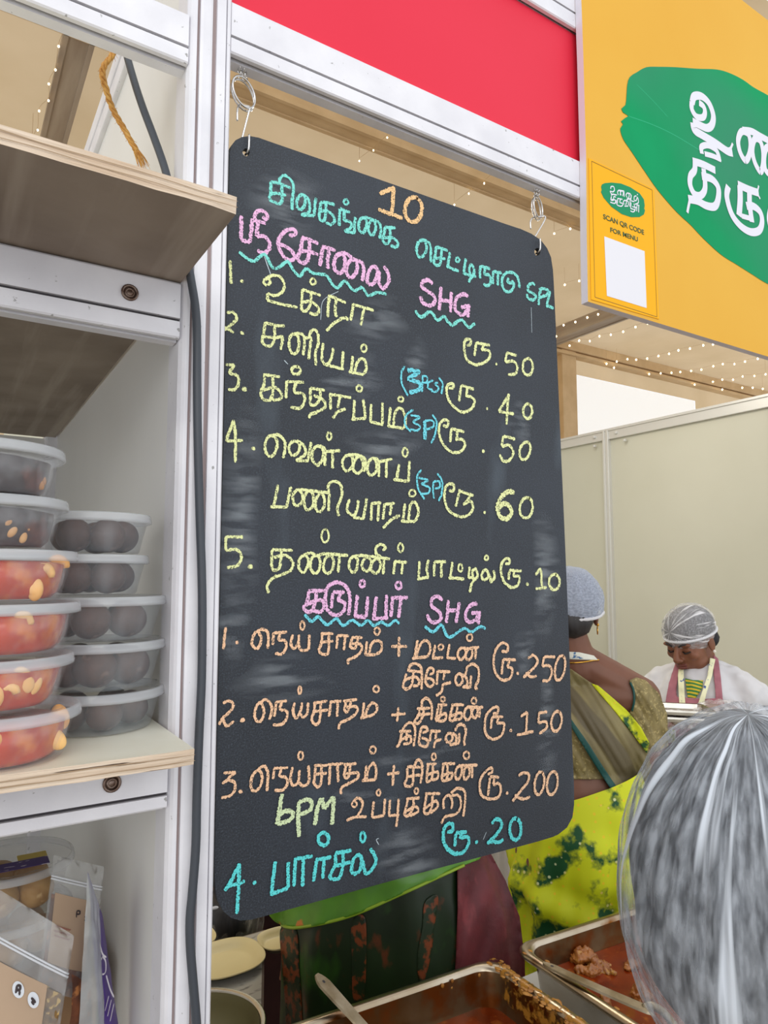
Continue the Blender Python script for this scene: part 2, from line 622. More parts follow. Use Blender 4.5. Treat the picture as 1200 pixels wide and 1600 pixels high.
rail('cross_rail', 'white rail over the opening above the upper plywood shelf, high at the left', -1.0, .170, 2.127, 2.093, 2.077)
rail_mid = rail('cross_rail', 'white rail directly under the upper plywood shelf, with a bolt', -1.0, .169, 1.864, 1.829, 1.812)
rail_low = rail('cross_rail', 'white rail under the lower plywood shelf holding sweet boxes', -1.0, .169, 1.454, 1.414, 1.402)
rail('cross_rail', 'long white rail under the red fascia that the chalkboard hangs from', .2112, 2.2, 2.160, 2.123, 2.106)
rail('cross_rail', 'white rail along the top edge of the red fascia', .2112, 2.2, 2.412, 2.374, 2.352)


def bolt(p, parent):
    bm = nb()
    pts = [(p.x + .0062 * math.cos(a), p.y, p.z + .0062 * math.sin(a)) for a in [i * math.pi / 10 for i in range(20)]]
    tube(bm, pts, .0013, 6, closed=True)
    pts = [(p.x + .0034 * math.cos(a), p.y + .0005, p.z + .0034 * math.sin(a)) for a in [i * math.pi / 10 for i in range(20)]]
    tube(bm, pts, .0012, 6, closed=True)
    tube(bm, [(p.x, p.y + .003, p.z), (p.x, p.y - .0002, p.z)], [.006, .0058], 20)
    tag(mesh_obj('bolt', bm, M['bolt'], parent, smooth=True), 'small rusty socket bolt')


bolt(at(203, 457, Y=.6105), rail_mid)
bolt(at(175, 1224, Y=.6105), rail_low)

M['red'] = mat('red_fascia_board', 'dc2d44', .55, col2='d92a40', nscale=4, spec=.25)
bm = nb(); box(bm, .212, 2.2, .620, .626, 2.1605, 2.3515)
tag(mesh_obj('fascia_board', bm, M['red'], loc=(.7, .623, 2.15)), 'plain bright red fascia board between two white rails', 'fascia')

# ------------------------------------------------------------------ plywood shelves
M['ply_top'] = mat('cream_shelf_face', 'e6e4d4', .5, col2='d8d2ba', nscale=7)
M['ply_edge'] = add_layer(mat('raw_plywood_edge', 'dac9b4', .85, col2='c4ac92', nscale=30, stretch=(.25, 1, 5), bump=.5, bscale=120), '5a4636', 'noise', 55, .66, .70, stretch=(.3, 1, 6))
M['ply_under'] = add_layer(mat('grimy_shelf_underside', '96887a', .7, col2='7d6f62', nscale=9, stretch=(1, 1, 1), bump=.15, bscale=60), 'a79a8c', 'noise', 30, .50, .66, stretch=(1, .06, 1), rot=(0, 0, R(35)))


def shelf(label, x0, x1, y0, y1, z0, z1, seed, tops):
    t = thing('plywood_shelf', label, 'shelf', ((x0 + x1) / 2, (y0 + y1) / 2, z0))
    bm = nb()
    n = 60
    # front edge slightly chipped
    def col(i):
        x = x0 + (x1 - x0) * i / n
        j = .0012 * noise.noise(Vector((x * 40, seed, 0))) + (.0025 if i == n else 0)
        return x, j
    rows = []
    for i in range(n + 1):
        x, j = col(i)
        rows.append([bm.verts.new((x, y0 + j, z0 + .0008 + .0006 * noise.noise(Vector((x * 60, seed, 5))))), bm.verts.new((x, y0 + j * .5, z1 - .0004)),
                     bm.verts.new((x, y1, z1)), bm.verts.new((x, y1, z0))])
    for a, b in zip(rows, rows[1:]):
        for k in range(4):
            f = bm.faces.new((a[k], b[k], b[(k + 1) % 4], a[(k + 1) % 4]))
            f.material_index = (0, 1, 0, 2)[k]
    for r in (rows[0], rows[-1]): bm.faces.new(r)
    mesh_obj('board', bm, [M['ply_edge'], M['ply_top'], M['ply_under']], t)
    bm = nb()
    for k in (1, 2):
        z = z0 + (z1 - z0) * k / 3
        pts = [(x0 + (x1 - x0) * i / 80, y0 + .0006 + .0008 * noise.noise(Vector((i * .4, seed + k, 2))), z + .0008 * noise.noise(Vector((i * .3, seed * 2 + k, 7)))) for i in range(81)]
        ribbon(bm, pts, [.0006 + .0009 * max(0, noise.noise(Vector((i * .22, k, seed)))) for i in range(81)], Vector((0, -1, 0)))
    bmesh.ops.translate(bm, verts=bm.verts, vec=(0, -.0016, 0))
    mesh_obj('glue_line', bm, M['ply_dark'], t)
    return t


M['ply_dark'] = mat('dark_glue_line', '9c8468', .9)
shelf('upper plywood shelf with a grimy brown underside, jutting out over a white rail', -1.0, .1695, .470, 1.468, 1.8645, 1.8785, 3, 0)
shelf('lower plywood shelf with cream top carrying the stacked sweet boxes', -1.0, .168, .535, 1.46, 1.4545, 1.4675, 8, 0)
shelf('bottom plywood shelf under the pouches at the lower left', -1.0, .168, .60, 1.46, 1.045, 1.060, 5, 0)

# ------------------------------------------------------------------ cable and rope
M['cable'] = mat('black_rubber_cable', '3b4047', .45, bump=.1, bscale=400)
cab = [at(194, 68, Y=.72), at(207, 118, Y=.70), at(222, 165, Y=.68), at(240, 213, Y=.665), at(258, 265, Y=.65), at(277, 340, Y=.625), at(290, 395, Y=.606)]
cab += [at(x, y, Y=.6025) for x, y in ((299, 440), (307, 500), (308, 600), (309, 680), (312, 800), (315, 890), (316, 960), (315, 1060), (311, 1150), (307.5, 1250), (306, 1320), (301, 1390), (297, 1435), (297.5, 1480), (303, 1550), (307, 1600), (310, 1680), (308, 1800))]
cab = [at(188, 20, Y=.73)] + cab
bm = nb(); tube(bm, catmull(cab, .006), .0038, 14)
tag(mesh_obj('power_cable', bm, M['cable'], smooth=True, loc=cab[8]), 'thick black cable running down the white post past the shelves', 'cable')

M['coir'] = mat('orange_coir_rope', 'b9803c', .9, col2='d8a85c', nscale=200)
rp = [(183, 62), (176, 85), (163, 102), (160, 118), (166, 140), (172, 160), (181, 180), (193, 200), (204, 220), (213, 235)]
ax = catmull([at(x, y, Y=.70) for x, y in rp], .0015)
rope = thing('coir_rope', 'short frayed piece of orange coir rope hanging above the upper shelf', 'rope', ax[-1])
bm = nb()
for k in range(3):
    pts = []
    for i, p in enumerate(ax):
        a = i * .42 + k * 2.094
        rr = .0017
        pts.append(Vector(p) + Vector((math.cos(a) * rr, math.sin(a) * rr, math.sin(a + .6) * rr * .6)))
    tube(bm, pts, .00165, 6)
mesh_obj('strand', bm, M['coir'], rope, smooth=True)
bm = nb()
for i in range(150):
    p = Vector(ax[rnd.randrange(10, len(ax))])
    d = Vector((rnd.uniform(-1, 1), rnd.uniform(-1, 1), rnd.uniform(-1.2, .4))) * rnd.uniform(.002, .006)
    tube(bm, [p, p + d * .6, p + d + Vector((0, 0, -.001))], .00018, 4)
e = Vector(ax[-1]); dr = (e - Vector(ax[-14])).normalized()
for i in range(70):
    s = Vector((rnd.uniform(-1, 1), rnd.uniform(-1, 1), rnd.uniform(-1, 1))) * .0022
    L = rnd.uniform(.008, .018)
    tube(bm, [e + s, e + s * 1.6 + dr * L * .5, e + s * 2.2 + dr * L + Vector((0, 0, -.002))], [.0004, .0003, .0002], 4)
tag(mesh_obj('fibre', bm, M['coir'], rope), 'loose fibres and frayed end')

# ------------------------------------------------------------------ fairy lights
M['bulb'] = mat('warm_fairy_bulb', 'ffe3b0', .3, emit=12)
M['wire'] = mat('thin_clear_wire', 'b79a72', .6)


def fairy(label, pxs, o, s, zmax=5.76, r=.022, hook=True):
    P = []
    for x, y in pxs:
        x, y = o[0] + x / s, o[1] + y / s
        p = at(x, y, Z=zmax)
        if p.y > 8.78 or p.y < 0: p = at(x, y, Y=8.78)
        P.append(p)
    t = thing('string_lights', label, 'string lights', P[0], 'warm fairy lights strung under the tent roof')
    bm = nb(); tube(bm, [Vector((P[0].x, P[0].y, 6.0))] + catmull([p + Vector((0, 0, .03)) for p in P], .08) + [Vector((P[-1].x, P[-1].y, 6.0))], .0016, 5)
    mesh_obj('wire', bm, M['wire'], t)
    for p in P:
        bm = nb(); ellipsoid(bm, p, (r * .42, r * .42, r * .55), seg=10, rings=8)
        mesh_obj('bulb', bm, M['bulb'], t, smooth=True)


fairy('fairy lights hung along the grey roof beam above the upper shelf', [(610, 298), (550, 435), (520, 655), (458, 787), (455, 943), (367, 1040), (353, 1220), (300, 1303)], (0, 0), 6, 5.74, .019)
fairy('fairy lights crossing the roof just above the top of the chalkboard', [(530, 430), (487, 470), (443, 503)], (340, 0), 2, 5.74, .016)
fairy('fairy lights above the chalkboard, left of its right hook', [(875, 533), (833, 573), (785, 605), (740, 640)], (340, 0), 2, 5.74, .020)
fairy('pair of fairy lights between the right hook and the yellow sign', [(1102, 715), (1052, 730)], (340, 0), 2, 5.74, .024)
fairy('pair of fairy lights beside the lower left edge of the yellow sign', [(1130, 878), (1085, 890)], (340, 0), 2, 5.74, .030)
fairy('fairy lights along the side of the roof beam under the yellow sign corner', [(65, 225), (105, 165), (168, 148), (232, 124), (290, 107)], (850, 460), 3.4286, 5.74, .034)
fairy('upper fairy lights from the beam end up to the yellow sign', [(137, 275), (188, 248), (245, 250), (297, 224), (358, 216), (424, 200), (490, 175), (555, 155)], (850, 460), 3.4286, 5.74, .034)
fairy('second fairy light string below the yellow sign', [(390, 360), (447, 347), (494, 350), (553, 344), (613, 330), (670, 318), (720, 300), (782, 290), (853, 273), (905, 268)], (850, 460), 3.4286, 5.74, .036)
fairy('long fairy light string dipping over the bright opening', [(335, 372), (375, 393), (563, 427), (625, 423), (683, 420), (730, 416), (788, 410), (843, 403), (907, 385), (958, 373), (1020, 373), (1077, 360), (1145, 345)], (850, 460), 3.4286, 5.68, .036)
fairy('fairy light string right of the opening at the right edge', [(807, 483), (905, 468), (955, 457), (1013, 457), (1064, 440), (1127, 437), (1187, 428)], (850, 460), 3.4286, 5.68, .036)
fairy('lowest fairy lights above the beige partition at the right edge', [(955, 510), (1062, 500), (1118, 500), (1172, 506)], (850, 460), 3.4286, 5.68, .038)
# ================================================================== chalkboard
YB = .624
def bp(x, y, d=0.0): return at(x, y, Y=YB - d)


M['slate'] = add_layer(add_layer(mat('matt_black_board', '1e232a', .55, col2='272d36', nscale=6, bump=.3, bscale=500), '3b444e', 'noise', 700, .50, .72), '47515a', 'noise', 9, .60, .84, stretch=(1.6, 1, .55), detail=8)
M['board_edge'] = mat('black_board_edge', '17191c', .7)
outline = [(358.5, 252), (359, 240), (361, 228), (368, 219), (378, 214), (390, 212.5), (404, 215), (425, 222.5), (600, 283), (790, 350), (812, 357), (830, 365), (845, 375), (855, 388), (861, 402), (864, 422),
           (868, 500), (876, 690), (883, 850), (889, 1000), (893.5, 1150), (896.5, 1217), (897, 1258), (894.5, 1277), (886, 1293), (872, 1304), (850, 1312), (790, 1328.5), (600, 1379.5), (393, 1437), (376, 1438.5), (361, 1434), (349, 1424), (340, 1408), (336, 1385), (335, 1350)]
OL = [bp(*p) for p in catmull(outline, 14)]
root = thing('chalkboard', 'black round-cornered chalkboard menu hanging in the stall opening', 'chalkboard', (.445, YB, 1.66))
def hole(cx, cy, rx, ry):
    return [bp(cx + rx * math.cos(a), cy + ry * math.sin(a)) for a in [i * math.pi / 10 for i in range(20)]]
bm = nb()
slab(bm, [OL, hole(384.5, 238, 5.6, 6.2), hole(839.5, 393.5, 4.6, 6)], Vector((0, .006, 0)))
for f in bm.faces: f.material_index = 0 if abs(f.normal.y) > .5 else 1
mesh_obj('board', bm, [M['slate'], M['board_edge']], root)

CH = {}
def chalk_mat(k, c):
    m = mat('chalk_' + k, c, .95)
    nt = m.node_tree; b = nt.nodes['Principled BSDF']
    tc = nt.nodes.new('ShaderNodeTexCoord')
    n = nt.nodes.new('ShaderNodeTexNoise'); n.inputs['Scale'].default_value = 620; n.inputs['Detail'].default_value = 3
    nt.links.new(tc.outputs['Object'], n.inputs['Vector'])
    cr = nt.nodes.new('ShaderNodeValToRGB')
    cr.color_ramp.elements[0].position = .31; cr.color_ramp.elements[1].position = .47
    nt.links.new(n.outputs['Fac'], cr.inputs['Fac'])
    nt.links.new(cr.outputs['Color'], b.inputs['Alpha'])
    CH[k] = m
for k, c in (('T', '7fd8cc'), ('P', 'e6b4d8'), ('Y', 'e2e6a6'), ('O', 'ecc28c'), ('C', '70cfdc'), ('F', 'ecc09a'), ('G', 'ccdcae'), ('A', '5cd2d2')): chalk_mat(k, c)

STROKES = """
L T 5.2 turquoise handwriting of the heading
@400 260 5
118,118 115,170 112,215
118,118 190,135 270,170
108,212 170,212 237,225
200,140 203,200 205,255 185,292 150,282 115,265 107,235 112,212
185,135 185,100 215,70 260,90 290,140 292,200 283,270 280,340
345,340 320,310 320,265 340,230 370,222 385,260 375,310 345,340
370,222 405,250 420,310 410,360 350,378
350,378 455,385
470,245 460,310 455,385
505,280 500,340 495,400 520,428 540,400 545,350 545,290
505,280 560,285 615,300
500,350 560,350 605,390 612,430 585,455 545,440
o 703,278 17,20 0
655,330 652,400 650,465
655,330 735,360
690,350 690,420 725,428 745,450 735,485 690,505
690,505 775,520
775,395 770,460 768,520
830,520 805,490 805,440 825,405 855,408 865,450 850,500 830,520
830,403 870,400 915,418 960,440 975,490 965,565
905,540 880,505 880,460 900,425 925,432 935,480 920,525 905,540
1010,475 1000,530 990,575 1010,605 1035,595 1050,550 1045,480
1005,475 1090,480
1000,560 1060,555 1105,590 1105,620 1085,632 1050,615
@640 340 5
90,310 60,290 55,235 70,195 110,175 130,215 125,270 90,310
110,175 150,195 165,240 165,350
205,230 200,290 190,345 205,370 235,365 245,320 250,250
200,230 250,240 298,260
200,315 280,322
315,270 305,330 295,395
290,375 330,400 385,415
o 375,330 15,17 0
440,320 430,380 425,430
415,435 520,460
475,440 465,400 480,370 495,380 505,430 480,470 460,505
555,375 550,425 550,475
555,380 630,400
590,400 585,440 620,450 635,490 615,530 575,520
655,415 650,465 652,520
655,420 720,435
690,430 688,530
800,490 815,520 805,560 775,580 740,565 722,520 728,465 760,430 805,430 840,460 855,510 858,550
772,470 765,505 800,510 800,490
980,530 960,515 930,530 925,570 960,590 985,610 975,640 945,640 920,620 920,595
1025,555 1012,620 1008,685
1010,560 1050,555 1080,570 1070,605 1015,625
1100,575 1085,630 1070,685
1065,688 1125,706
L O 7 pale orange chalk number ten
@400 260 5
965,212 1085,165
1075,170 1070,270 1060,380
955,335 1050,370 1145,405
o 1230,337 66,96 6
L P 6.6 pink chalk name of the first group
@350 320 4.444
120,75 120,160 120,240
115,242 180,262
195,95 190,180 180,262
195,108 235,115 290,130
215,110 215,70 245,40 285,50 300,80 290,100 265,85
237,115 230,170 228,222
228,220 280,220 315,260 310,310 275,335 230,318
450,205 470,215 500,195 485,172 450,172 405,200 378,250 385,310 420,365 465,385 490,360 470,320 430,290 390,275
545,225 535,300 510,370 540,400 575,395 590,340 595,245
540,225 600,245 655,270
520,320 590,325 655,345
690,290 675,360 665,425
680,290 775,315
730,315 720,380 720,445
800,480 770,450 765,400 785,350 825,340 840,390 830,450 800,485
785,350 840,335 890,370
875,505 850,470 855,420 880,385 915,385 925,440 905,490 875,505
915,385 955,400 970,450 960,530
1015,555 995,530 1000,480 1020,440 1050,430 1065,470 1050,530 1015,555
1050,430 1075,470 1075,540 1105,580 1140,540 1140,480 1110,425
@640 340 5
180,520 150,490 110,495 95,540 130,570 180,600 200,640 180,680 140,685 100,660 82,615
245,540 240,620 232,725
325,580 320,740
240,640 325,660
460,615 430,600 385,610 360,650 355,710 380,745 420,760 450,720
400,700 475,690
460,700 455,780
L T 5.6 turquoise wavy underline
@640 340 5
45,725 65,760 100,775 145,740 175,745 205,790 225,800 270,775 300,815 335,840 370,815 410,800 450,850 475,855 510,825
@350 320 4.444
105,325 150,365 210,390 280,345 330,425 370,440 440,395 480,450 525,495 570,445 620,475 710,490 750,550 790,575 840,530 900,595 960,575 1000,630 1060,610 1130,620
L Y 5 pale yellow first menu line
@350 320 4.444
42,385 45,470 50,548
d 123,530 12
@345 400 4.706
340,215 320,205 320,175 345,165 365,190 345,215
325,175 370,147 430,150 465,200 455,260 400,290 345,275
345,275 342,325
340,325 450,355 565,378
o 678,188 20,22 0
600,245 598,320 595,390 625,405 660,350 665,260
600,245 735,290
600,340 660,335 715,375 720,410 690,432 650,415
800,285 790,370 785,450
795,290 920,345
850,320 840,390 850,450
935,475 920,455 880,465 820,505 775,550
975,350 965,420 955,475
970,355 1125,400
1055,385 1040,450 1030,510
@600 500 4.8
620,190 645,185 650,150 620,145 602,170 605,240 625,300 690,335 760,315 795,270 785,230 730,225
690,170 685,220 678,270
690,170 795,190
748,185 733,228
d 842,330 11
920,245 995,265
920,245 910,315
910,315 970,310 1000,350 985,400 930,410
o 1078,352 38,62 0
L Y 5 pale yellow second menu line
@345 400 4.706
45,420 85,412 115,445 105,480 60,520 28,545
28,520 60,540 95,565
d 155,565 14
325,485 320,540 310,590 305,630 335,660 375,655 395,600 395,520
325,490 400,510 470,515
310,590 390,600 460,590
455,590 450,640 440,690
530,720 505,680 505,610 530,575 565,590 575,650 560,705 530,720
530,575 580,570 610,590 615,650 605,730
610,605 670,600
665,605 655,680 645,760
650,600 660,560 690,540 715,580 715,650 695,720 700,805
755,640 745,700 745,765 775,800 810,760 828,675
775,800 905,832
900,700 890,830
970,735 965,800 955,850
940,850 1050,872
1050,870 1070,830 1060,770 1030,755 1000,790 985,855
o 1052,678 20,26 0
@600 500 4.8
485,510 515,510 520,480 490,480 470,510 475,570 505,630 580,690 650,670 680,610 650,575 610,570
580,490 570,550 562,610
580,490 675,520
625,510 615,570
d 773,665 11
940,555 900,620 860,685
860,685 975,705
935,555 925,670 918,785
o 1078,685 34,55 0
L Y 5 pale yellow third menu line
@340 550 4
50,80 105,80
105,80 75,130 125,150 130,200 105,235 65,235
d 165,232 15
295,140 290,200 270,255 285,295 325,300 345,250 345,150
285,140 390,155
275,245 350,220 395,255 395,290 355,300 330,280
o 490,115 28,24 0
430,180 430,230 428,290
430,185 540,190
490,190 480,250 530,260 545,300 515,350 455,345
580,225 580,280 580,325 610,330 640,290 640,235
580,225 670,240
600,270 660,300 670,345 620,375 575,395 575,415
705,255 705,360
705,265 835,285
765,275 750,350
800,355 750,375 720,415
o 885,228 17,19 0
855,300 850,420
835,420 925,415
910,295 925,415
960,325 955,435
950,435 1035,455
1030,315 1030,455
o 1145,295 16,16 0
1080,345 1070,460
1060,460 1165,478
1165,478 1175,420 1155,360 1125,355 1105,400 1100,465
@620 620 5.217
375,235 410,240 420,200 380,190 350,225 345,300 380,390 450,450 520,445 555,390 535,350 480,345
445,255 435,370
445,260 550,285
495,275 485,360
d 702,443 15
870,320 965,345
868,320 855,400
855,405 915,395 950,450 925,510 870,525 838,470
o 1045,440 42,74 15
L Y 5 pale yellow fourth menu line
@345 640 3.75
75,60 50,130 30,185
30,185 130,180
75,60 85,150 85,310
d 190,228 11
290,275 262,245 262,190 285,155 320,165 330,210 315,255 290,275
290,150 340,150 375,190 375,240 365,285
420,275 400,240 405,205 430,185 460,200 455,245 425,275
445,180 485,210 495,260 440,300
440,300 515,300
530,190 510,300
560,325 535,290 540,240 565,215 595,230 600,280 575,320 560,325
580,210 610,235 610,330
o 635,155 13,22 0
610,245 700,240
655,245 655,345
740,360 715,335 715,295 740,268 770,280 770,330 740,360
745,265 790,265 830,275
800,375 775,345 785,300 810,275 830,300 830,350 800,375
812,272 845,290 840,365
880,385 860,360 865,310 890,285 910,310 910,360 880,385
890,285 925,300 925,395
925,305 1005,290
970,295 970,400
o 1080,250 15,25 0
1045,320 1030,410
1010,410 1100,420
1105,300 1100,425
335,440 310,570
290,570 390,572
410,450 385,572
445,565 425,540 425,495 450,470 475,490 475,540 445,565
450,468 500,472 540,478
510,590 490,560 490,510 515,475 540,500 540,560 510,590
575,600 555,570 560,520 585,490 605,515 605,570 575,600
520,475 570,480 635,488
635,490 630,595
635,490 630,445 660,420 700,440 710,500 685,570 690,625
755,525 740,570 745,600 780,620 800,580 805,530
775,632 840,640
855,520 835,640
885,545 880,650
880,550 940,545
925,550 920,655
960,550 950,645
960,555 1020,550
1000,555 990,620
1050,620 1000,645 950,695
o 1122,490 19,19 0
1080,550 1065,655
1055,655 1140,655
1140,655 1158,600 1140,545 1110,560 1100,650
@620 620 5.217
425,765 460,765 465,720 430,710 395,745 390,830 420,920 500,975 580,965 620,910 600,850 540,880
515,750 480,895
515,770 625,805
600,805 570,850 545,880
d 715,943 13
o 1055,905 52,84 8
L Y 8 thick pale yellow six
@620 620 5.217
960,782 905,775 850,820 822,900 840,975 895,995 935,950 918,890 870,872 830,905
L C 3.6 light blue notes in brackets
@600 500 4.8
155,345 130,400 135,480 180,570
290,420 285,540
285,420 320,425 320,465 290,470
370,450 335,470 330,510 365,525
405,470 380,480 410,510 385,540 350,530
410,430 440,480 430,555
@620 620 5.217
135,105 85,140 65,190 75,240 115,285
110,150 185,165 135,205 190,240 165,275 110,265
228,195 290,195 300,240 235,270
290,145 325,210 310,310 280,380
200,595 165,650 175,750 225,835
175,660 255,680 205,710 265,740 255,785 200,790
300,690 295,760 305,830
300,690 345,690 350,735 310,750
330,625 370,690 365,790 340,850
L C 7 light blue thick strokes in brackets
@600 500 4.8
175,375 265,390 185,440 260,470 265,520 190,545
@620 620 5.217
228,195 230,350
L Y 5 pale yellow fifth menu line
@340 820 3.75
45,70 150,72
48,70 48,150
48,150 110,145 140,190 115,240 55,250
d 190,245 14
320,145 318,250 345,265 365,240 375,150
320,145 440,150
330,190 400,180 440,220 430,265 380,290 320,315 290,360 300,400
500,280 475,250 480,200 510,180 530,200 525,250 500,280
500,178 545,165 580,180 640,170 765,180
570,285 545,255 550,200 580,180 600,210 595,260 570,285
640,285 620,255 630,200 660,180 680,210 670,265 640,285
715,180 705,280
o 630,65 21,38 0
795,280 770,250 775,205 800,185 820,205 815,255 795,280
800,185 850,180 920,188 1010,200
865,270 845,240 855,205 880,190 900,215 890,260 865,270
925,285 900,260 910,215 940,200 955,230 945,270 925,285
975,200 970,290
960,190 930,170 930,130 960,115 985,135 965,150
o 1072,135 15,25 0
1040,210 1030,290
1035,215 1110,220
1085,220 1078,290
@630 840 4.615
118,170 110,290
100,300 185,285
185,160 170,220 180,285
225,175 222,280
225,175 310,175
275,180 275,290
355,175 340,285
325,290 440,298
o 412,218 15,27 0
480,210 470,285
465,285 530,300
505,290 500,240 525,230 535,280 495,330 480,395
580,305 565,275 580,240 605,240 610,285 580,305
605,240 630,290 630,318 658,290 652,235
o 600,147 13,16 0
735,190 765,185 765,155 735,155 710,190 705,250 730,320 785,360 830,335 835,280 790,280
765,240 760,305
765,235 855,240
800,240 795,280
d 893,335 13
955,270 990,230 1000,350
955,370 1035,358
o 1090,320 38,56 0
L P 6.4 pink chalk name of the second group
@340 820 3.75
535,390 525,450 505,490 530,510 560,490 580,395
530,388 640,385
510,470 600,440 625,475 600,510 550,500
675,400 665,490
675,395 745,395
720,400 710,440 745,460 735,510 690,530 645,500 630,430 650,360 700,338 750,360 775,420 770,500 765,530
820,410 805,540
800,535 870,540
880,420 870,540
o 848,345 15,19 0
930,420 915,550
905,550 1000,545
990,410 985,545
1025,420 1015,540
1015,430 1115,425
1075,430 1060,545
o 1060,355 17,20 0
@630 840 4.615
285,450 250,425 210,440 205,490 250,530 275,570 255,605 200,605 170,555
325,450 320,540 310,615
405,465 380,615
325,525 395,525
535,480 500,480 460,520 450,580 480,610 525,590 530,560
490,545 560,540
550,540 540,625
L C 5.2 light blue wavy underline
@340 820 3.75
510,525 550,565 590,540 640,585 695,550 735,590 790,560 840,590 880,560 915,590 960,570 1000,590 1040,560 1065,580
@630 840 4.615
155,640 215,680 275,630 310,700 345,715 440,655 490,680 550,645 595,655
L F 4.8 peach line of the second list with 250
@340 960 4.2857
55,85 45,160 40,235
d 130,188 13
260,230 230,200 238,150 265,115 290,150 285,200 260,230
265,112 300,100 335,120 340,170 335,230
375,120 370,205
375,125 465,118
420,125 410,170 450,175 460,215 430,265 385,260
505,135 490,190 510,230 540,190 545,135
540,190 560,240 610,235
615,135 610,235
o 568,75 14,28 0
700,130 695,190 680,240 700,265 735,265 745,220 745,140
690,128 775,130
690,185 775,180
805,135 795,230
805,140 880,145
855,150 845,240
900,160 890,215 920,225 940,165
895,155 970,155
900,195 955,200 965,240 920,285 875,305 875,335
1000,180 990,270
985,270 1060,270
1060,270 1095,240 1095,190 1060,175 1030,200 1015,260
o 1068,112 19,24 0
@600 970 4
45,160 145,160
95,100 92,225
210,120 190,235
175,235 270,225
270,225 290,180 275,130 240,130 215,180 200,230
320,150 305,235
300,235 370,230
o 355,165 16,16 0
410,145 395,230
390,230 450,235
480,245 460,215 470,180 500,170 510,210 480,245
490,168 525,172 595,165
525,245 510,215 525,180 548,175 550,220 525,245
575,170 570,240
o 535,105 17,21 0
140,330 120,410 150,425 175,390 185,310
145,310 235,320
130,370 190,350 220,375 210,405 180,405
150,310 170,275 210,272 235,310 235,430
285,340 310,320 300,295 275,305 262,350 260,385 285,412 310,395 300,365 265,360
335,310 330,400
330,315 415,320
380,320 370,370
420,385 370,400 360,440 325,470
465,405 445,370 460,335 485,340 490,380 465,405
475,335 510,350 520,400 490,415
490,415 545,415
545,340 540,410
510,340 520,290 555,270 590,300 590,370 570,410 585,430
735,190 770,190 770,150 735,140 700,180 685,240 695,320 740,370 790,355 800,300 770,290
745,240 735,335
745,240 825,245
785,250 770,290
d 835,328 11
900,235 935,215 960,250 940,290 870,355
885,325 920,350 955,345
1000,225 1070,225
1000,225 990,285
990,285 1030,280 1050,320 1030,370 990,375
o 1100,295 30,78 10
L F 4.8 peach line of the second list with 150
@340 960 4.2857
35,595 70,580 105,600 90,640 30,700 10,740
30,690 60,745 110,715
d 165,708 16
275,720 250,690 255,630 285,590 310,640 300,695 275,720
285,590 325,570 360,610 360,660 345,705
395,580 380,685
395,585 465,580
430,585 420,635 460,645 465,690 430,735 370,740
515,590 505,650 525,695 555,650 565,590
555,660 570,690 600,660 605,590
o 550,508 10,24 0
650,590 645,650 630,700 650,735 680,720 690,650 690,590
640,595 735,580
645,650 740,640
760,585 745,685
750,585 830,580
805,585 800,685
860,580 850,640 870,650 895,580
840,580 935,570
860,620 930,620 930,660 880,700 820,730 810,770
980,590 970,690
955,695 1015,680
1010,685 1060,655 1065,610 1030,595 1000,640 990,685
o 1062,500 19,21 0
@600 970 4
45,590 135,580
90,540 82,630
225,540 215,590 190,630 215,640 240,600 250,540
205,550 290,545
205,590 290,580
235,540 240,500 270,485 295,520 300,570 295,620
340,530 325,620 345,605 360,530
335,525 395,525
330,600 385,580 380,620 345,625 325,610
o 368,490 13,15 0
430,530 410,610 430,625 450,590 460,530
420,525 500,525
415,595 480,575 480,610 440,620
520,620 500,590 515,545 540,540 545,590 520,620
565,610 550,580 560,545 585,545 580,590 565,610
520,540 620,540
600,545 595,605
o 562,500 15,19 0
115,680 95,770 75,785
95,690 170,690
95,750 160,720 165,760 120,770
145,690 140,750
115,680 150,640 185,650 195,700 185,785
240,700 270,690 265,665 235,670 220,740 225,775 265,785 275,750 235,730
295,680 285,755
295,690 355,690
330,690 320,740
360,740 325,755 310,795
400,760 385,735 400,705 425,710 425,745 400,760
420,700 450,720 450,765
410,775 470,765
470,700 468,765
445,690 460,655 495,650 512,690 500,750 505,780
680,580 710,575 710,540 680,545 640,590 630,660 640,710 680,740 730,720 750,670 745,640 705,640
675,600 668,675
675,600 745,600
715,605 705,640
d 792,685 11
855,600 895,570
895,570 888,700
830,715 935,690
965,575 1020,570
970,575 965,640
965,640 1010,630 1015,670 970,705
o 1078,628 32,62 8
L F 4.8 peach line of the second list with 200
@335 1070 4.2105
60,580 140,575
140,575 90,620 130,640 135,690 100,730 45,745
50,650 90,625
d 170,702 14
265,700 240,670 250,600 290,560 315,610 300,670 265,700
285,560 325,535 350,570 350,630 345,700
395,550 385,620
390,550 485,545
440,555 430,600 470,610 480,650 450,690 395,695
515,540 500,610 515,660 550,640 560,560
555,640 580,665 620,640 620,530
o 568,467 16,26 0
665,540 660,610 655,645 675,670 700,650 705,540
655,530 745,530
660,590 740,580
760,535 755,660
745,525 850,520
810,530 815,640
865,530 855,600 880,610 895,530
850,525 935,520
865,585 945,580 935,620 880,650 835,680 835,720
1000,530 990,630
970,630 1060,625
1060,625 1065,560 1045,515 1010,560 1000,625
o 1043,428 19,23 0
@600 1130 4.138
20,330 100,320
65,270 55,405
150,290 150,350 135,395 160,410 185,390 190,290
150,280 240,285
145,345 235,335
195,280 215,240 240,250 248,310 235,390
285,270 275,370 300,370 315,330 315,270
275,265 340,262
275,335 345,315 345,355 310,370
o 322,217 13,21 0
385,270 375,360 400,370 410,340 410,270
375,265 460,260
375,340 435,320 435,355 400,372
475,365 460,330 475,285 500,280 500,330 475,365
525,365 515,330 525,290 550,285 550,335 525,365
480,275 605,270
570,275 570,355
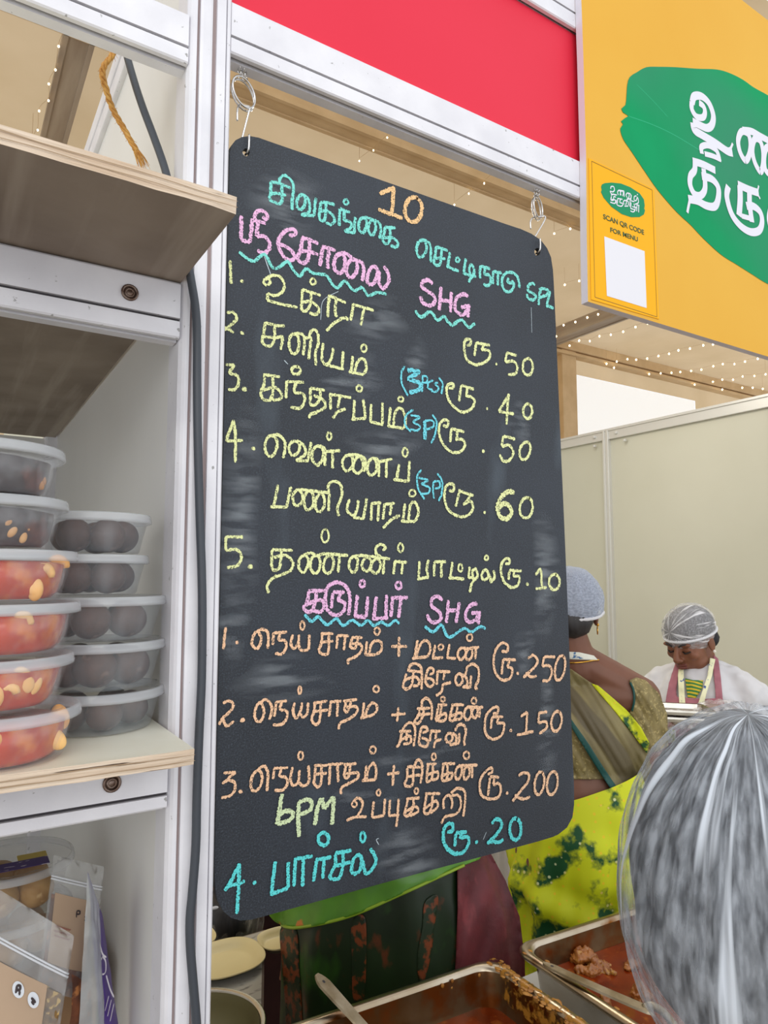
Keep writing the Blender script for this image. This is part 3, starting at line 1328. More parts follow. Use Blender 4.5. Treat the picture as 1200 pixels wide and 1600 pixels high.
o 533,207 19,23 0
670,330 700,315 695,290 665,305 625,360 620,430 640,475 700,490 745,470 755,420 740,390 705,400
685,350 672,470
685,345 745,350
715,355 705,395
d 795,452 11
870,340 900,320 935,330 930,380 890,430 830,505
845,465 900,490 945,475
o 1005,388 30,75 8
o 1088,388 34,75 8
L F 4.6 peach word under the line with 200
@340 1230 4.444
o 950,118 17,20 0
940,100 972,74 1005,100 1000,150 970,200
895,230 960,207 1035,205
@520 1220 3.75
240,120 230,215
230,215 300,205
305,105 300,205
o 268,70 11,17 0
335,110 330,200
325,205 390,200
385,105 380,200 372,270
440,110 420,195 440,205 470,160 475,95
430,105 510,100
415,190 480,150 500,180 450,205
o 490,60 11,17 0
550,80 535,180 560,190 580,150 585,75
540,75 630,75
530,170 600,120 615,150 570,190
650,165 650,110 680,85 700,120 695,165
695,85 740,90 750,150 720,195 660,210 635,250
690,70 730,45 770,60 775,120 765,210
L G 7.2 pale green note in thick chalk
@340 1230 4.444
450,45 435,120 415,258
415,258 505,225 522,178 470,165 430,195
565,100 560,220 565,345
560,110 620,85 655,110 640,160 570,190
720,75 695,140 675,265
725,75 740,150
740,150 805,65
808,65 795,260
L A 6.2 cyan last menu line
@340 1230 4.444
150,530 100,640 50,720
60,690 190,655
150,530 145,700 135,880
245,672 268,655
400,515 385,640 375,745
365,745 490,700
490,520 490,700
540,500 530,690
530,500 660,480
595,490 590,690
690,490 665,655
680,505 790,485
740,490 730,635
o 735,360 36,44 0
820,460 815,540 780,620 815,640 850,620 870,540 870,450
815,460 930,440
810,550 925,520
945,600 930,570 945,500 980,470 1000,510 985,580 945,600
990,470 1010,530 1030,600 1080,560 1100,500 1060,425
o 1008,347 17,33 0
@520 1220 3.75
670,300 700,295 700,255 670,255 648,300 655,370 700,420 760,420 795,370 790,330 750,335
720,310 715,385
720,305 785,300
755,305 745,340
d 840,360 11
930,250 960,225 990,250 970,300 905,370
920,355 970,360 1000,345
o 1070,283 33,63 0
"""


def strokes_to_parts(text, mats, plane, nrm, parent, lift=.0004, jit=.6, step=1.5, wscale=.93, nm='chalk_writing'):
    bm = None; cur = None; seed = 0; o = None; out = []
    def flush():
        if bm is not None and len(bm.verts):
            ob = mesh_obj(nm, bm, mats[cur[0]], parent); tag(ob, cur[2]); out.append(ob)
    for ln in text.strip().splitlines():
        if ln[0] == 'L':
            flush()
            _, k, w, lab = ln.split(' ', 3)
            cur = (k, float(w), lab); bm = nb()
        elif ln[0] == '@':
            if bm is not None and len(bm.verts): flush(); bm = nb()
            o = [float(v) for v in ln[1:].split()]
        else:
            seed += 1
            f = lambda x, y: (o[0] + x / o[2], o[1] + y / o[2])
            W = cur[1]
            if ln[0] == 'o':
                _, c, r, rot = ln.split()
                cx, cy = map(float, c.split(',')); rx, ry = map(float, r.split(',')); a0 = R(float(rot))
                P = []
                n = 26
                for i in range(n + 2):
                    a = 2 * math.pi * i / n - 1.4
                    x, y = rx * math.cos(a), ry * math.sin(a)
                    P.append(f(cx + x * math.cos(a0) - y * math.sin(a0), cy + x * math.sin(a0) + y * math.cos(a0)))
                if rx / o[2] < 7: W *= .72
            elif ln[0] == 'd':
                _, c, r = ln.split()
                cx, cy = map(float, c.split(',')); r = float(r)
                P = [f(cx, cy - r * .9), f(cx + r * .1, cy), f(cx, cy + r * .9)]; W = 2.0 * r / o[2]
                P = catmull(P, 1.5)
            else:
                P = [f(*map(float, q.split(','))) for q in ln.split()]
            P = catmull(P, step) if ln[0] != 'd' else P
            # spacing
            pts = [plane(x, y, lift + seed * 2e-6) for x, y in P]
            sc = (pts[0] - CAM_LOC).dot(FW) / FPX
            ribbon(bm, pts, W * sc * wscale, nrm, jit, seed, taper=(ln[0] != 'o'))
    flush()
    return out


strokes_to_parts(STROKES, CH, bp, Vector((0, -1, 0)), root)

# dusty smears left by a wiped board
M['smear'] = film('chalk_dust', 'c4ccd2', 0.0, .95, streak=60, hi_alpha=.42, stretch=(.3, 1, 1.7), lo=.42, hi=.75)
nt = M['smear'].node_tree; b = nt.nodes['Principled BSDF']                 # dust thins out towards the edge of each smear
uvn = nt.nodes.new('ShaderNodeTexCoord'); sx = nt.nodes.new('ShaderNodeSeparateXYZ'); ml = nt.nodes.new('ShaderNodeMath'); ml.operation = 'MULTIPLY'
nt.links.new(uvn.outputs['UV'], sx.inputs[0])
nt.links.new(b.inputs['Alpha'].links[0].from_socket, ml.inputs[0]); nt.links.new(sx.outputs['X'], ml.inputs[1]); nt.links.new(ml.outputs[0], b.inputs['Alpha'])
for cx, cy, rx, ry in ((590, 500, 52, 38), (530, 600, 36, 14), (565, 588, 36, 38), (362, 985, 30, 52), (640, 1338, 60, 52), (690, 1165, 44, 16), (560, 1245, 60, 14), (650, 575, 18, 50), (640, 1190, 70, 16), (820, 1020, 16, 50), (855, 1130, 18, 110), (815, 660, 20, 40), (375, 820, 40, 190), (450, 320, 60, 60), (850, 900, 22, 130), (440, 1060, 80, 40), (600, 700, 60, 40)):
    bm = nb(); uvl = bm.loops.layers.uv.new('UVMap')
    c0 = bm.verts.new(bp(cx, cy, .0002)); prev = [c0] * 32
    for k in range(1, 5):
        rg = [bm.verts.new(bp(cx + rx * k / 4 * math.cos(a) * (1 + .25 * math.sin(3 * a + cx)), cy + ry * k / 4 * math.sin(a) * (1 + .2 * math.sin(2 * a + cy)), .0002)) for a in [i * math.pi / 16 for i in range(32)]]
        for i in range(32):
            if k == 1: vs = [c0, rg[i], rg[(i + 1) % 32]]; us = [1, .75, .75]
            else: vs = [prev[i], rg[i], rg[(i + 1) % 32], prev[(i + 1) % 32]]; us = [1 - (k - 1) / 4, 1 - k / 4, 1 - k / 4, 1 - (k - 1) / 4]
            f = bm.faces.new(vs)
            for l, u in zip(f.loops, us): l[uvl].uv = (u, 0)
        prev = rg
    tag(mesh_obj('chalk_smear', bm, M['smear'], root), 'pale wiped chalk dust')
M['scratch'] = mat('thin_chalk_scratch', 'b9c6cc', .9)
for P, w in (([(413, 400), (418, 415), (423, 429)], 1.6), ([(444, 563), (447, 566), (450, 569)], 1.6), ([(830, 480), (831, 520)], 1), ([(592, 1310), (588, 1312), (592, 1320)], 1.2), ([(760, 1300), (755, 1312)], 1), ([(529, 455), (505, 470), (501, 500)], 1.0)):
    pts = [bp(x, y, .0003) for x, y in catmull(P, 2)]
    bm = nb(); ribbon(bm, pts, w * .00058, Vector((0, -1, 0)), .5)
    tag(mesh_obj('scratch', bm, M['scratch'], root), 'thin pale scratch')

# ------------------------------------------------------------------ chains, rings and S-hooks
def ring_pts(c, r, u, v, n=28): return [c + u * (r * math.cos(2 * math.pi * i / n)) + v * (r * math.sin(2 * math.pi * i / n)) for i in range(n)]


def hanger(label, base_px, ring_px, ring_r, hole_px, elbow_px, prong_px, tip):
    Yh = .626
    c = at(*ring_px, Y=Yh)
    sc = (c - CAM_LOC).dot(FW) / FPX
    t = thing('hanging_hook', label, 'hook', at(*base_px, Y=Yh), 'chains and hooks holding the chalkboard')
    rr = ring_r * sc
    bm = nb()
    for k, dy in enumerate((-.0022, .0022)):
        u = Vector((.93, .36, 0)).normalized(); v = Vector((0, 0, 1))
        tube(bm, ring_pts(c + Vector((.0006 * k, dy, -.0006 * k)), rr, u, v), .00105, 8, closed=True)
    mesh_obj('split_ring', bm, M['chrome'], t, smooth=True)
    bm = nb()
    top = at(*base_px, Y=Yh); bot = c + Vector((0, 0, rr))
    n = 6
    for i in range(n):
        p = top.lerp(bot, (i + .3) / n)
        for s in (-1, 1):
            q = p + Vector((s * .0022, (i % 2) * .001, 0))
            u = Vector((1, 0, .2)) if i % 2 else Vector((.3, .95, 0))
            tube(bm, ring_pts(q, .0026, u.normalized(), Vector((0, 0, 1)), 12), .0006, 6, closed=True)
    mesh_obj('chain', bm, M['chrome'], t, smooth=True)
    # S-hook: over the ring, down behind the board, forward through the hole and up in front
    h = at(*hole_px, Y=YB)
    e = at(*elbow_px, Y=Yh + .001)
    pr = at(*prong_px, Y=Yh - .004)
    rb = c + Vector((.0004 * 1, 0, -rr))
    loop = [pr + Vector((0, 0, -.011)), pr, rb + Vector((-.004, 0, .0012)), rb + Vector((.002, 0, .0022)), e + Vector((.0010, 0, .0075)), e, h + Vector((-.002, .010, .012)), h + Vector((0, .0085, .002)), h + Vector((.0003, .002, -.0012)),
            h + Vector((.0010, -.0035, .0015)), h + Vector((.0012, -.0045, .009)), h + Vector((.0012, -.0042, .0165))]
    bm = nb(); tube(bm, catmull(loop, .0012), .00105, 8)
    mesh_obj('s_hook', bm, M['chrome'], t, smooth=True)


hanger('chain, rings and S-hook at the left end of the chalkboard', (377, 96), (380, 146), 23, (384.5, 238), (388, 178), (371, 172), 0)
hanger('chain, rings and S-hook at the right end of the chalkboard', (840, 290), (839, 325), 16.5, (839.5, 393.5), (850, 346), (829, 345), 0)

# ------------------------------------------------------------------ yellow sign
YS = .600
def sp(x, y, d=0.0): return at(x, y, Y=YS - d)


M['yellow'] = mat('yellow_printed_board', 'dfab3e', .6, col2='dba436', nscale=3, spec=.2)
M['sign_edge'] = mat('pale_board_edge', 'd9d4dc', .6)
M['leaf'] = add_layer(mat('green_leaf_print', '00965c', .65, col2='008a54', nscale=6, nlo=.3, nhi=.7, spec=.12), '3a8468', 'noise', 2.2, .42, .62, stretch=(1, 1, 1.2), detail=1)
M['leafvein'] = mat('leaf_vein_print', '22b080', .65)
M['print_white'] = mat('white_print', 'dddce6', .5)
sign = thing('sign_board', 'big yellow hanging sign with a green leaf and white lettering', 'sign', (1.2, YS, 1.957))
bm = nb()
x0 = .6985
L = [Vector((x0 - .0012, YS, 1.957)), Vector((1.95, YS, 1.957)), Vector((1.95, YS, 2.577)), Vector((x0, YS, 2.577)), Vector((x0 + .003, YS, 2.30)), Vector((x0 + .003, YS, 2.16)), Vector((x0, YS, 2.05))]
slab(bm, [L], Vector((0, .011, 0)))
for f in bm.faces: f.material_index = 0 if f.normal.y < -.5 or f.normal.y > .5 else 1
mesh_obj('board', bm, [M['yellow'], M['sign_edge']], sign)


def crop(pairs, o):
    return [(o[0] + float(p.split(',')[0]) / o[2], o[1] + float(p.split(',')[1]) / o[2]) for p in pairs.split()]


co = (960, 90, 4.325)
leaf = crop("1250,440 1150,330 1038,255 940,200 870,150 780,105 690,80 560,75 420,65 300,62 215,65 150,100 105,130 88,180 82,260 75,320 47,345 58,370 95,395 70,410 45,430 58,450 40,480 60,550 120,640 200,760 290,890 400,1020 460,1080 515,1130 600,1220 720,1330 830,1400 940,1470 1038,1530 1200,1600 1400,1640 1600,1600 1720,1440 1700,1200 1580,900 1420,640", co)
bm = nb(); poly_fill(bm, [[sp(x, y, .0006) for x, y in catmull(leaf + leaf[:1], 6)[:-1]]], None)
tag(mesh_obj('leaf_print', bm, M['leaf'], sign), 'green banana leaf shape')
bm = nb()
for P, w in (("95,395 250,450 400,520 600,640", 5), ("150,180 260,290 360,400", 4)):
    ribbon(bm, [sp(x, y, .0007) for x, y in catmull(crop(P, co), 4)], w / co[2] * .0007, Vector((0, -1, 0)))
mesh_obj('leaf_vein', bm, M['leafvein'], sign)
LET = [(46, "525,305 540,262 590,262 640,310 668,390 660,452 628,476 580,458 530,432"), (38, "522,300 524,350 555,398 598,404 612,370 602,330 572,305"), (50, "530,440 542,490 590,522 680,575 760,630 798,642"), (16, "800,580 780,615 730,612"),
       (40, "885,695 850,640 836,560 860,500 905,520 920,590 910,660 885,695"), (42, "868,492 930,500 985,530 1040,560"), (40, "985,770 948,705 932,620 948,550 985,565 1005,640 1003,730 985,770"), (40, "1070,800 1022,760 1012,680 1028,610 1070,620 1110,700 1100,780 1070,800"), (42, "1040,560 1120,620 1210,640"), (48, "1150,650 1150,860"),
       (36, "592,650 588,605 630,592 680,618 700,650 712,700"), (30, "720,690 665,665 610,650"), (42, "545,695 542,760 515,800 512,860 540,920 582,932 610,895 612,830 602,750"), (44, "530,700 600,722 682,762"), (46, "590,800 660,822 702,880 700,960 676,1006 620,1000 560,968 500,955"), (20, "510,960 500,1010 493,1048"),
       (46, "770,868 760,940 792,1055 850,1135 920,1178 978,1168 998,1110 985,1045 940,1005 892,1002"), (50, "848,870 850,960 842,1070"), (46, "835,858 905,890 975,915"), (12, "975,865 968,915 985,955"), (46, "912,905 915,1000 930,1112"), (30, "860,1070 930,1090"),
       (44, "1060,1000 1045,1100 1080,1200 1140,1240 1170,1180 1150,1080 1110,1040")]
bm = nb()
for i, (w, s) in enumerate(LET):
    pts = [sp(x, y, .0011 + i * 1e-5) for x, y in catmull(crop(s, co), 2)]
    sc = (pts[0] - CAM_LOC).dot(FW) / FPX
    ribbon(bm, pts, w / co[2] * sc * 1.22, Vector((0, -1, 0)), 0, 0, taper=False)
tag(mesh_obj('lettering', bm, M['print_white'], sign), 'bold white letters on the leaf')

# small menu card stuck to the sign
M['card'] = mat('deep_yellow_card', 'f0ac10', .6, spec=.2)
M['card_ink'] = mat('dark_green_ink', '3c5a30', .6)
M['card_line'] = mat('thin_dark_border', '6d5a20', .6)
M['card_white'] = mat('white_card_patch', 'dedde2', .55)
cc = (910, 240, 6.154)
card = thing('menu_card', 'small deep yellow card with a blank white square stuck on the sign corner', 'card', sp(970, 490))
def card_poly(s, d): return [sp(x, y, d) for x, y in crop(s, cc)]
bm = nb(); slab(bm, [card_poly("62,42 690,342 737,1592 85,1402", .0009)], Vector((0, .0007, 0)))
mesh_obj('paper', bm, M['card'], card)
bm = nb(); pts = card_poly("90,72 672,350 718,1570 122,1380 90,72", .0012)
for a, b in zip(pts, pts[1:]): ribbon(bm, [a.lerp(b, k / 10) for k in range(11)], .0007, Vector((0, -1, 0)), taper=False)
mesh_obj('border', bm, M['card_line'], card)
bm = nb(); poly_fill(bm, [card_poly("180,320 188,296 215,284 280,278 370,287 460,322 550,380 592,440 600,500 595,530 603,545 592,585 550,610 470,612 380,582 280,512 205,425 178,368 186,350", .0012)], None)
tag(mesh_obj('leaf_print', bm, M['leaf'], card), 'small green leaf')
bm = nb(); poly_fill(bm, [card_poly("210,795 598,938 618,1485 235,1368", .0012)], None)
tag(mesh_obj('white_square', bm, M['card_white'], card), 'blank white square')
MINI = ["272,340 276,318 300,318 308,350 292,368 268,362 282,388 332,398", "345,398 338,370 352,352 366,372 362,400", "372,402 366,375 378,358 394,378 388,408", "352,352 400,360", "400,362 402,415", "432,425 420,400 434,378 450,398 444,428", "434,378 462,390 466,430 430,440", "470,398 468,450 500,462", "520,408 500,412 498,445 516,452 530,420 538,470 505,488", "525,392 533,396",
        "275,400 300,390 318,400", "280,410 274,445 298,448 302,415 322,418", "280,440 316,448 312,478 268,468", "340,432 336,480", "338,430 385,440", "365,440 360,470 388,480 378,505 345,500 328,480 326,445", "402,490 394,465 408,448 424,466 416,494", "408,448 440,462 442,498", "405,505 440,505", "425,450 438,432 458,445 455,510", "468,470 464,530", "464,528 505,540", "495,480 508,535 490,560 462,552", "480,510 520,520", "525,490 522,555", "522,492 548,500", "542,500 540,565"]
bm = nb()
for i, s in enumerate(MINI):
    pts = [sp(x, y, .0014 + i * 1e-5) for x, y in catmull(crop(s, cc), 1)]
    ribbon(bm, pts, 13 / cc[2] * .00078, Vector((0, -1, 0)), 0, taper=False)
tag(mesh_obj('lettering', bm, M['print_white'], card), 'small white letters on the leaf')


def sign_text(txt, left, right, h_top, h_bot, d, parent, m, name='lettering'):
    """a line of print on the sign: left and right ends of its baseline, and its cap height"""
    cu = bpy.data.curves.new('t', 'FONT'); cu.body = txt; cu.size = 1; cu.offset = .018; cu.align_x = 'LEFT'
    to = bpy.data.objects.new('t', cu); C.objects.link(to)
    dg = bpy.context.evaluated_depsgraph_get()
    me = bpy.data.meshes.new_from_object(to.evaluated_get(dg))
    b = bmesh.new(); b.from_mesh(me)
    bpy.data.objects.remove(to); bpy.data.curves.remove(cu); bpy.data.meshes.remove(me)
    xs = [v.co.x for v in b.verts]; ys = [v.co.y for v in b.verts]
    a, c = min(xs), max(xs); e, g = 0.0, max(ys)
    pl, pr = sp(*left, d), sp(*right, d)
    hh = (sp(*h_top, d) - sp(*h_bot, d)).length
    for v in b.verts:
        q = pl.lerp(pr, (v.co.x - a) / (c - a))
        v.co = q + Vector((0, 0, (v.co.y - e) / (g - e) * hh))
    return mesh_obj(name, b, m, parent)


f = lambda x, y: (cc[0] + x / cc[2], cc[1] + y / cc[2])
for txt, l, r, t_, b_ in (("SCAN QR CODE", (202, 625), (594, 780), (205, 578), (205, 625)), ("FOR MENU", (270, 752), (535, 845), (270, 708), (270, 752))):
    o = sign_text(txt, f(*l), f(*r), f(*t_), f(*b_), .0013, card, M['card_ink'])
    tag(o, 'dark green printed words')
    solidify(o, .0003)
# ================================================================== sweet boxes on the shelves
M['plastic'] = film('clear_box_plastic', 'c4c8cc', .11, .10)
M['lid'] = film('frosted_lid_plastic', 'd4d7da', .26, .2)
M['rim'] = film('frosted_lid_rim', 'dcdfe2', .46, .2)
M['halwa'] = add_layer(mat('orange_red_halwa', 'd24006', .25, col2='aa2c02', nscale=22, coat=.4, bump=.3, bscale=40, sss=.15), 'f09a34', 'noise', 26, .56, .72)
M['halwa_dark'] = add_layer(mat('dark_brown_halwa', '3d2422', .3, col2='25161a', nscale=30, coat=.4, bump=.5, bscale=50), '6a3a30', 'noise', 40, .58, .72)
M['nut'] = mat('cashew_nut', 'eda348', .4, col2='f2c27c', nscale=30)
M['nut_pale'] = mat('almond_piece', 'd9a968', .5, col2='b98048', nscale=40)
M['wrap'] = film('crinkled_clear_wrap', 'ffffff', .03, .08, streak=28, hi_alpha=.34, stretch=(1, 1, .5), lo=.52, hi=.75, bump=1.0, bscale=50)
M['laddu'] = add_layer(mat('dark_brown_sweet_ball', '664a40', .6, col2='4e3830', nscale=60, bump=.4, bscale=150), '8a6a5c', 'noise', 70, .6, .7)
M['laddu_pale'] = add_layer(mat('pale_brown_sweet_ball', 'c0975a', .7, col2='a87c42', nscale=70, bump=.5, bscale=150), 'd8b47c', 'noise', 90, .6, .7)


M['frosted'] = film('frosted_box_plastic', 'aab0b4', .24, .16, streak=16, hi_alpha=.38, stretch=(3, 3, .3))


def sweet_box(label, cx, cy, z0, H, Rl, group, frosted=False):
    t = thing('sweet_box', label, 'plastic box', (cx, cy, z0), group)
    rt = Rl * .93; rb = Rl * .80
    bm = nb()
    lathe(bm, [(rb * .9, .0006), (rb * .97, .0004), (rb, .002), (rb + (rt - rb) * .5, H * .5), (rt, H - .004), (rt + .0012, H - .002)], (cx, cy, z0), 56, cap_bottom=True)
    mesh_obj('cup', bm, M['frosted' if frosted else 'plastic'], t, smooth=True)
    bm = nb()
    lathe(bm, [(Rl * .0 + .0005, H + .0004), (Rl * .80, H + .0004), (Rl * .84, H + .0022), (Rl * .95, H + .0024)], (cx, cy, z0), 56)
    lid = mesh_obj('lid', bm, M['lid'], t, smooth=True)
    bm = nb()
    lathe(bm, [(Rl * .95, H + .0026), (Rl * .985, H + .0024), (Rl, H + .0008), (Rl, H - .0016), (Rl * 1.008, H - .0024), (Rl * 1.008, H - .0046), (Rl * .985, H - .0052)], (cx, cy, z0), 72)
    mesh_obj('lid_rim', bm, M['rim'], t, smooth=True)
    return t


def halwa(label, cx, cy, z0, H, Rl, dark, seed):
    rr = random.Random(seed)
    t = thing('halwa', label, 'sweet', (cx, cy, z0 + .001), None)
    r = Rl * .75
    bm = nb()
    lathe(bm, [(r * .5, .0016), (r * .9, .002), (r, .006), (r * 1.06, H * .5), (r * 1.09, H * .78), (r * .8, H * .86), (r * .2, H * .87)], (cx, cy, z0), 40, True, True,
          wob=lambda a, j: .06 * noise.noise(Vector((2.2 * math.cos(a), 2.2 * math.sin(a), seed + j * .35))))
    mesh_obj('piece', bm, M['halwa_dark' if dark else 'halwa'], t, smooth=True)
    for k in range(7 if not dark else 8):
        a = -math.pi / 2 + rr.uniform(-1.7, 1.5)
        z = z0 + H * rr.uniform(.2, .75)
        p = Vector((cx + r * .985 * math.cos(a), cy + r * .985 * math.sin(a), z))
        s = rr.uniform(.7, 1.25) * (1 if not dark else .62)
        bm = nb()
        if rr.random() < .5 and not dark:
            pts = [p + Vector((math.cos(b) * .007 * s, -.001, math.sin(b) * .008 * s)) for b in [x * .35 + rr.uniform(-.2, .2) for x in range(8)]]
            tube(bm, pts, [.0022 * s, .0034 * s, .0042 * s, .0044 * s, .0044 * s, .0042 * s, .0036 * s, .0022 * s], 10)
        else:
            ellipsoid(bm, p, (.0055 * s, .004 * s, .0085 * s), Matrix.Rotation(rr.uniform(-.8, .8), 3, 'Y'), 14, 10, lump=.15)
        mesh_obj('nut', bm, M['nut_pale' if dark else 'nut'], t, smooth=True)
    bm = nb()
    lathe(bm, [(r * 1.0, .002), (r * 1.045, .008), (r * 1.09, H * .35), (r * 1.13, H * .6), (r * 1.15, H * .82), (r * .7, H * .9), (r * .1, H * .93)], (cx, cy, z0), 90,
          wob=lambda a, j: .02 * noise.noise(Vector((9 * math.cos(a), 9 * math.sin(a), seed + j * 2.0))))
    tag(mesh_obj('wrapper', bm, M['wrap'], t, smooth=True), 'crinkled clear plastic wrap')
    return t


def laddus(labels, cx, cy, z0, H, Rl, m, group, seed, r=None):
    rr = random.Random(seed)
    r = r or min(H * .47, Rl * .32)
    first = None
    spots = [(Rl * .48 * math.cos(a), Rl * .48 * math.sin(a)) for a in [k * math.pi * 2 / 5 + rr.uniform(-.1, .1) + seed for k in range(5)]]
    for k, (x, y) in enumerate(spots):
        bm = nb(); ellipsoid(bm, (cx + x, cy + y, z0 + .0012 + r * .96), (r, r, r * .96), None, 28, 18, lump=.05, lscale=40, seed=seed * 10 + k)
        if rr.random() < .4: pass
        o = mesh_obj('sweet_ball', bm, m, smooth=True, loc=(cx + x, cy + y, z0 + .0012))
        tag(o, labels, 'sweet', group)


# front stack: two dark boxes on four orange ones
ZS = 1.4676
fx, fy, FR = .0315, .582, .055
ends = [(128, 1102), (117, 1024), (127, 947), (123, 871), (108, 805), (103, 724)]          # bottom to top: right ends of the lids
zt = []; cxs = []
for x, y in ends:
    p = at(x, y, Y=fy - .0085)
    zt.append(p.z); cxs.append(p.x - FR * .995)
names = ['bottom', 'second from the bottom', 'third from the bottom', 'fourth from the bottom', 'second from the top', 'top']
z = ZS
for i in range(6):
    top = zt[i] + .0005
    H = max(.034, top - z)
    lab = 'clear round box of %s sweet, %s of the front stack' % ('dark nutty' if i > 3 else 'orange', names[i])
    sweet_box(lab, cxs[i], fy, z, H, FR, 'sweet boxes in the front stack')
    halwa('%s halwa with nuts inside the %s box of the front stack' % ('dark brown' if i > 3 else 'glossy orange', names[i]), cxs[i], fy, z, H, FR, i > 3, 11 + i * 7)
    z += H + .0036

# rear stack against the white side panel
rx, ry = .1155, .657
ends = [(258, 1072), (259, 1000), (260, 934), (233, 880), (237, 824)]
z = ZS
names = ['bottom', 'second from the bottom', 'middle', 'second from the top', 'top']
for i, (x, y) in enumerate(ends):
    RR = .056 if i < 3 else .048
    p = at(x, y, Y=ry - .013)
    H = max(.032, p.z - z)
    cx = p.x - RR * .97
    sweet_box('clear round box of dark sweet balls, %s of the rear stack' % names[i], cx, ry, z, H, RR, 'sweet boxes in the rear stack', True)
    laddus('dark brown sweet ball in the %s box of the rear stack' % names[i], cx, ry, z, H, RR, M['laddu'], 'sweet balls in the %s rear box' % names[i], i + 1)
    z += H + .0036

# two boxes of pale sweet balls on the bottom shelf, and something to raise them
bx, by = .068, .86
pl = at(120, 1330, Y=by - .02)
bR = .062
bcx = pl.x - bR
zb = 1.0605
M['carton'] = mat('brown_cardboard', '8a6a4a', .85, col2='7a5c40', nscale=14)
top2 = at(60, 1330, Y=by).z
hB = .046
zc2 = top2 - hB - hB - .0072
bm = nb(); box(bm, bcx - .075, min(.165, bcx + .078), by - .075, by + .08, zb, zc2 - .0006, .002)
tag(mesh_obj('cardboard_box', bm, M['carton'], loc=(bcx, by, zb)), 'closed brown carton under the two boxes of pale sweet balls', 'carton')
for i, nm in enumerate(('lower', 'upper')):
    z = zc2 + i * (hB + .0036)
    t = sweet_box('clear round box of pale sweet balls on the bottom shelf, %s of the two' % nm, bcx, by, z, hB, bR, 'boxes of pale sweet balls')
    laddus('pale brown sweet ball in the %s box on the bottom shelf' % nm, bcx, by, z, hB, bR, M['laddu_pale'], 'pale sweet balls in the %s box' % nm, 21 + i, r=.0185)
    if i == 1:
        M['purple'] = add_layer(mat('purple_printed_label', '4b3a78', .5), 'cfc7d8', 'noise', 90, .62, .66, stretch=(1, 3, 1))
        M['lime'] = mat('yellow_label_part', 'c9b45a', .5)
        zz = z + hB + .0012
        bm = nb(); box(bm, bcx - .030, bcx + .034, by - .034, by - .012, zz, zz + .0004)
        tag(mesh_obj('lid_label', bm, M['purple'], t), 'purple paper label on the lid')
        bm = nb(); box(bm, bcx + .006, bcx + .034, by - .012, by + .004, zz, zz + .0004)
        tag(mesh_obj('lid_label', bm, M['lime'], t), 'yellow part of the lid label')


# ------------------------------------------------------------------ zip pouches
M['pouch'] = film('clear_pouch_film', 'c4c4c2', .26, .2, streak=14, hi_alpha=.62, lo=.5, hi=.72, bump=.8, bscale=45)
M['zip'] = film('milky_zip_strip', 'e4e6ea', .8, .3)
M['kraft'] = mat('kraft_paper_label', 'b89e84', .8, col2='ae947a', nscale=12)
M['ink'] = mat('dark_label_ink', '3a2f30', .7)
M['ink_red'] = mat('faded_red_ink', '9a6454', .7)
M['badge'] = mat('round_white_badge', 'd9dde2', .6)
M['seedmix'] = add_layer(mat('brown_seed_snack', '8b6a3c', .85, col2='5a4326', nscale=160, bump=1, bscale=160), 'c9a860', 'noise', 190, .56, .62)
M['chips'] = add_layer(mat('reddish_fried_snack', '7a4426', .75, col2='4a2616', nscale=70, bump=1, bscale=90), 'b0703c', 'noise', 80, .58, .66)


def patch(bm, q, nu, nv, bulge, n, crumple=0, seed=0, u0=0, u1=1, v0=0, v1=1):
    """curved sheet between four corners (top left, top right, bottom right, bottom left)"""
    rows = []
    for j in range(nv + 1):
        v = v0 + (v1 - v0) * j / nv
        row = []
        for i in range(nu + 1):
            u = u0 + (u1 - u0) * i / nu
            p = (q[0] * (1 - u) + q[1] * u) * (1 - v) + (q[3] * (1 - u) + q[2] * u) * v
            b = bulge * math.sin(math.pi * min(1, max(0, u))) ** .7 * min(1, (v * 1.6)) ** 1.2
            cr = crumple * noise.noise(Vector((u * 7, v * 9, seed)))
            row.append(bm.verts.new(p + n * (b + cr)))
        rows.append(row)
    for a, b in zip(rows, rows[1:]):
        for i in range(nu): bm.faces.new((a[i], a[i + 1], b[i + 1], b[i]))
    return bm


def pouch(label, q, thick, filling, seed, lab=None, zipv=.2, filluv=(.04, .96, .45, 1.0)):
    q = [Vector(p) for p in q]
    n = (q[1] - q[0]).cross(q[3] - q[0]).normalized()
    if n.dot(CAM_LOC - q[0]) < 0: n = -n
    t = thing('snack_pouch', label, 'pouch', (q[2] + q[3]) / 2)
    bm = nb()
    patch(bm, q, 26, 34, thick, n, .0012, seed); patch(bm, q, 26, 34, -thick * .8, n, .0012, seed + 4)
    bmesh.ops.remove_doubles(bm, verts=bm.verts, dist=.0002)
    mesh_obj('film', bm, M['pouch'], t, smooth=True)
    bm = nb()
    for dv in (0, .022):
        for s in (1,):
            P = []
            for i in range(25):
                u = i / 24
                v = zipv + dv
                p = (q[0] * (1 - u) + q[1] * u) * (1 - v) + (q[3] * (1 - u) + q[2] * u) * v
                P.append(p + n * (thick * math.sin(math.pi * u) ** .7 * min(1, v * 1.6) ** 1.2 + .0006))
            tube(bm, P, .0009, 6)
    mesh_obj('zip_strip', bm, M['zip'], t, smooth=True)
    bm = nb()
    a, b, c, d = filluv
    patch(bm, q, 30, 30, thick * .80, n, .0016, seed + 9, a, b, c, d)
    patch(bm, q, 30, 30, -thick * .5, n, .0016, seed + 12, a, b, c, d)
    mesh_obj('snack_filling', bm, filling, t, smooth=True)
    if lab:
        u0, u1, v0, v1 = lab
        bm = nb(); patch(bm, q, 20, 20, thick, n, 0, 0, u0, u1, v0, v1)
        bmesh.ops.translate(bm, verts=bm.verts, vec=n * .0013)
        mesh_obj('paper_label', bm, M['kraft'], t, smooth=True)
    return t, q, n, thick


